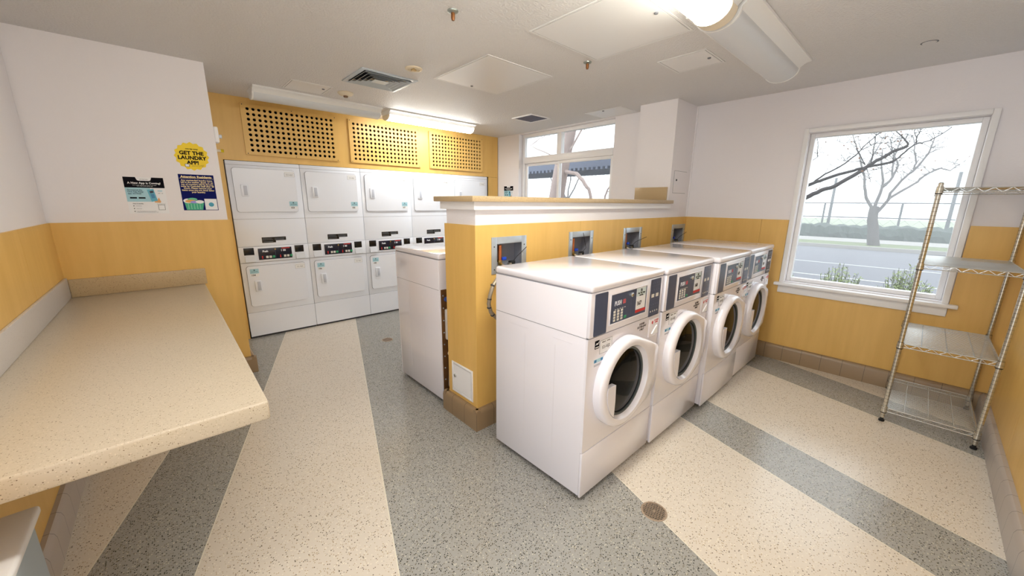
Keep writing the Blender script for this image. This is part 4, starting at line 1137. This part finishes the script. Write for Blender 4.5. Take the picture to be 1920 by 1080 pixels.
NEAR = [([(8.5, 1.82, GZ), (8.5, 1.78, .8), (8.5, 1.72, 1.5), (8.5, 1.67, 1.9), (8.5, 1.70, 2.6), (8.6, 1.8, 3.6)], .18, .11),
 ([(8.5, 1.82, 1.50), (8.50, 1.48, 1.68), (8.50, 1.33, 1.79), (8.50, 1.16, 1.85), (8.50, .93, 2.02), (8.50, .81, 2.14), (8.50, .67, 2.26), (8.50, .55, 2.35), (8.50, .39, 2.43)], .042, .022),
 ([(8.50, .39, 2.43), (8.50, .45, 2.54), (8.50, .59, 2.69)], .014, .006),
 ([(8.6, 1.80, 1.78), (8.60, 1.48, 1.91), (8.60, 1.35, 1.97), (8.60, 1.15, 2.05), (8.60, .96, 2.10), (8.60, .83, 2.14), (8.60, .52, 2.21)], .032, .020),
 ([(8.60, .52, 2.21), (8.60, .45, 2.30), (8.60, .34, 2.43), (8.60, .30, 2.46), (8.60, .23, 2.47), (8.60, .10, 2.54), (8.60, -.01, 2.65)], .014, .006),
 ([(8.4, 1.80, 1.75), (8.40, 1.45, 1.92), (8.40, 1.31, 2.04), (8.40, 1.07, 2.20), (8.40, .91, 2.40), (8.40, .83, 2.53), (8.40, .72, 2.64)], .018, .006),
 ([(8.60, .32, 2.46), (8.60, .32, 2.54), (8.60, .30, 2.63), (8.60, .31, 2.71)], .009, .004), ([(8.60, .32, 2.54), (8.60, .37, 2.65), (8.60, .38, 2.72)], .006, .004),
 ([(8.60, .78, 2.19), (8.60, .78, 2.41), (8.60, .79, 2.59), (8.60, .80, 2.72)], .008, .004), ([(8.60, .84, 2.18), (8.60, .91, 2.25), (8.60, 1.08, 2.25), (8.60, 1.16, 2.30)], .007, .003),
 ([(8.60, .84, 2.18), (8.60, .98, 2.44), (8.60, 1.04, 2.57), (8.60, 1.17, 2.55), (8.60, 1.31, 2.62)], .008, .003), ([(8.60, .93, 2.42), (8.60, .77, 2.51), (8.60, .57, 2.50)], .006, .003),
 ([(8.60, .84, 2.16), (8.60, .77, 2.04), (8.60, .74, 1.90)], .006, .003), ([(8.5, 1.82, 2.1), (8.60, 1.48, 2.35), (8.60, 1.51, 2.55), (8.60, 1.56, 2.8)], .009, .004),
 ([(8.55, 1.9, 2.9), (8.6, 1.3, 3.6), (8.6, .7, 4.2)], .05, .01)]
LV = [(8.5, .724, 2.106), (8.5, .882, 1.995), (8.5, .188, 2.06), (8.5, .692, 2.407), (8.5, .479, 2.506), (8.5, .647, 2.579), (8.5, .66, 2.56), (8.5, .922, 2.286), (8.5, 1.405, 1.807), (8.5, 1.363, 1.825), (8.5, .848, 2.594), (8.5, 1.057, 2.55)]
tree('street_tree', 'near tree at the left edge of the big window with dark crossing branches', (8.5, 1.8, 0), NEAR, BARKN, (30, .022), LV, tw=(6, .24, .0045), amp=.008, tbark=mat('bark_pinkish', (150, 134, 128), .9, noise=(8, .12)))
SIDE = [([(6.9, 6.15, GZ), (6.8, 6.0, 1.2), (6.7, 5.72, 2.2), (6.6, 5.45, 3.0), (6.6, 5.3, 4.2)], .20, .13),
 ([(6.7, 5.75, 2.3), (6.6, 5.3, 2.75), (6.6, 5.05, 3.1), (6.6, 5.0, 3.5)], .025, .012),
 ([(6.6, 5.05, 3.0), (6.5, 4.85, 3.04), (6.5, 4.55, 3.05), (6.5, 4.35, 3.0)], .014, .005),
 ([(6.7, 5.75, 2.25), (6.6, 5.2, 2.15), (6.5, 4.95, 2.0), (6.4, 4.72, 1.8), (6.4, 4.62, 1.5)], .045, .03),
 ([(6.4, 4.35, 1.4), (6.4, 4.27, 1.80), (6.4, 4.15, 2.0)], .022, .012),
 ([(6.8, 6.1, 2.6), (6.7, 6.7, 2.85), (6.7, 6.4, 2.98), (6.7, 6.1, 3.05)], .014, .005)]
tree('street_tree', 'tree with a leaning pale trunk seen through the far window', (6.9, 6.15, 0), SIDE, mat('bark_pinkish', (150, 134, 128), .9, noise=(8, .12)), (20, .02), tw=(7, .30, .004), amp=.012)
FARS = [([(13.5, 11.2, GZ), (13.5, 11.25, 1.2), (13.5, 11.1, 1.8)], .10, .07)]+[([(13.5, 11.1, 1.6), (13.4, 11.1+a, 2.4), (13.5, 11.1+a*1.8, 3.4)], .04, .012) for a in (-.6, -.2, .35, .8)]
tree('street_tree', 'small faint tree low in the left pane of the far window', (13.5, 11.2, 0), FARS, BARKF, (10, .03), tw=(10, .5, .008))

# covered walkway roof seen through the far window
t = thing('walkway_canopy', 'grey corrugated canopy roof outside the far window', 'canopy', (8.0, 7.2, GZ))
cm = mat('canopy_grey', (88, 94, 110), .7)
obj('canopy_roof', B(7.6, 4.9, 2.36, 9.2, 10.6, 2.62), cm, t)
cb = bmesh.new()
for k in range(43): box(cb, 7.55, 4.95+k*.13, 2.30, 9.2, 5.01+k*.13, 2.36)
obj('canopy_ribs', cb, cm, t)
for y in (4.95, 10.4):
    obj('canopy_post', B(9.0, y, GZ+.05, 9.1, y+.1, 2.36), cm, t)

# shrubs and grass below the big window
random.seed(5)
def shrub(label, x, y, r, h, n):
    t = thing('leafy_shrub', label, 'shrub', (x, y, GZ+.05), group='pale green plants under the street window')
    lf, st = bmesh.new(), bmesh.new()
    for _ in range(n):
        a = random.uniform(0, 2*PI); rr = r*math.sqrt(random.random()); hh = h*(1-.5*(rr/r)**2)*random.uniform(.6, 1.05)
        bx_, by_ = x+math.cos(a)*rr*.5, y+math.sin(a)*rr*.5; tx, ty_ = x+math.cos(a)*rr, y+math.sin(a)*rr
        p0, p1 = Vector((bx_, by_, GZ+.05)), Vector((tx, ty_, GZ+.05+hh))
        tube(st, [p0, (p0+p1)/2+Vector((random.uniform(-.02, .02),)*3), p1], .0022, n=3, cap=False)
        for k in range(7):
            c = p0+(p1-p0)*random.uniform(.35, 1.0); d = Vector((random.uniform(-1, 1), random.uniform(-1, 1), random.uniform(0, 1))).normalized()*.05; w = d.orthogonal().normalized()*.009
            lf.faces.new([lf.verts.new(c), lf.verts.new(c+d*.5+w), lf.verts.new(c+d), lf.verts.new(c+d*.5-w)])
    obj('stems', st, mat('stem_green', (90, 98, 62), .8), t, smooth=False)
    obj('foliage', lf, mat('shrub_leaf', (140, 152, 106), .7, noise=(20, .25)), t, smooth=False)
shrub('pale green shrub under the right half of the big window', 6.8, .05, .30, .84, 260)
shrub('pale green shrub under the middle of the big window', 6.8, .68, .33, .78, 220)
shrub('pale plant at the right corner of the big window, behind the shelving post', 6.8, -.50, .24, .88, 180)
shrub('low plant at the left foot of the big window', 6.9, 1.32, .26, .66, 110)

# fog that fills the street
fb = B(4.70, -28, GZ-.04, 44, 33, 9.0)
fm = bpy.data.materials.new('fog'); fm.use_nodes = True; nt = fm.node_tree; nt.nodes.clear()
vs = nt.nodes.new('ShaderNodeVolumeScatter'); vs.inputs['Color'].default_value = (.98, .99, 1, 1); vs.inputs['Density'].default_value = .015; vs.inputs['Anisotropy'].default_value = .35
ou = nt.nodes.new('ShaderNodeOutputMaterial'); nt.links.new(vs.outputs[0], ou.inputs['Volume'])
fo = obj('street_fog', fb, fm, None, smooth=False); fo['kind'] = 'stuff'; tag(fo, 'pale morning fog over the street outside the windows', 'fog')

S.cycles.volume_bounces = 3
# ------------------------------------------------------------------ daylight and camera
w = bpy.data.worlds.new('overcast'); S.world = w; w.use_nodes = True
bg = w.node_tree.nodes['Background']; bg.inputs[0].default_value = (.90, .95, 1.0, 1); bg.inputs[1].default_value = 1.8

cam = bpy.data.cameras.new('camera'); co = bpy.data.objects.new('camera', cam); C.objects.link(co); S.camera = co
yaw, pitch, roll, H, f = .828, .2245, .0088, 1.5322, 701.93
c, s_, cp, sp, cr, sr = math.cos(yaw), math.sin(yaw), math.cos(pitch), math.sin(pitch), math.cos(roll), math.sin(roll)
rt, fw, up = Vector((s_, -c, 0)), Vector((c*cp, s_*cp, -sp)), Vector((c*sp, s_*sp, cp))
R_ = rt*cr+up*sr; U_ = -rt*sr+up*cr; Bk = -fw
co.matrix_world = Matrix(((R_.x, U_.x, Bk.x, 0), (R_.y, U_.y, Bk.y, 0), (R_.z, U_.z, Bk.z, H), (0, 0, 0, 1)))
cam.sensor_width = 36; cam.lens = 36*f/1920; cam.clip_start = .02; cam.clip_end = 200
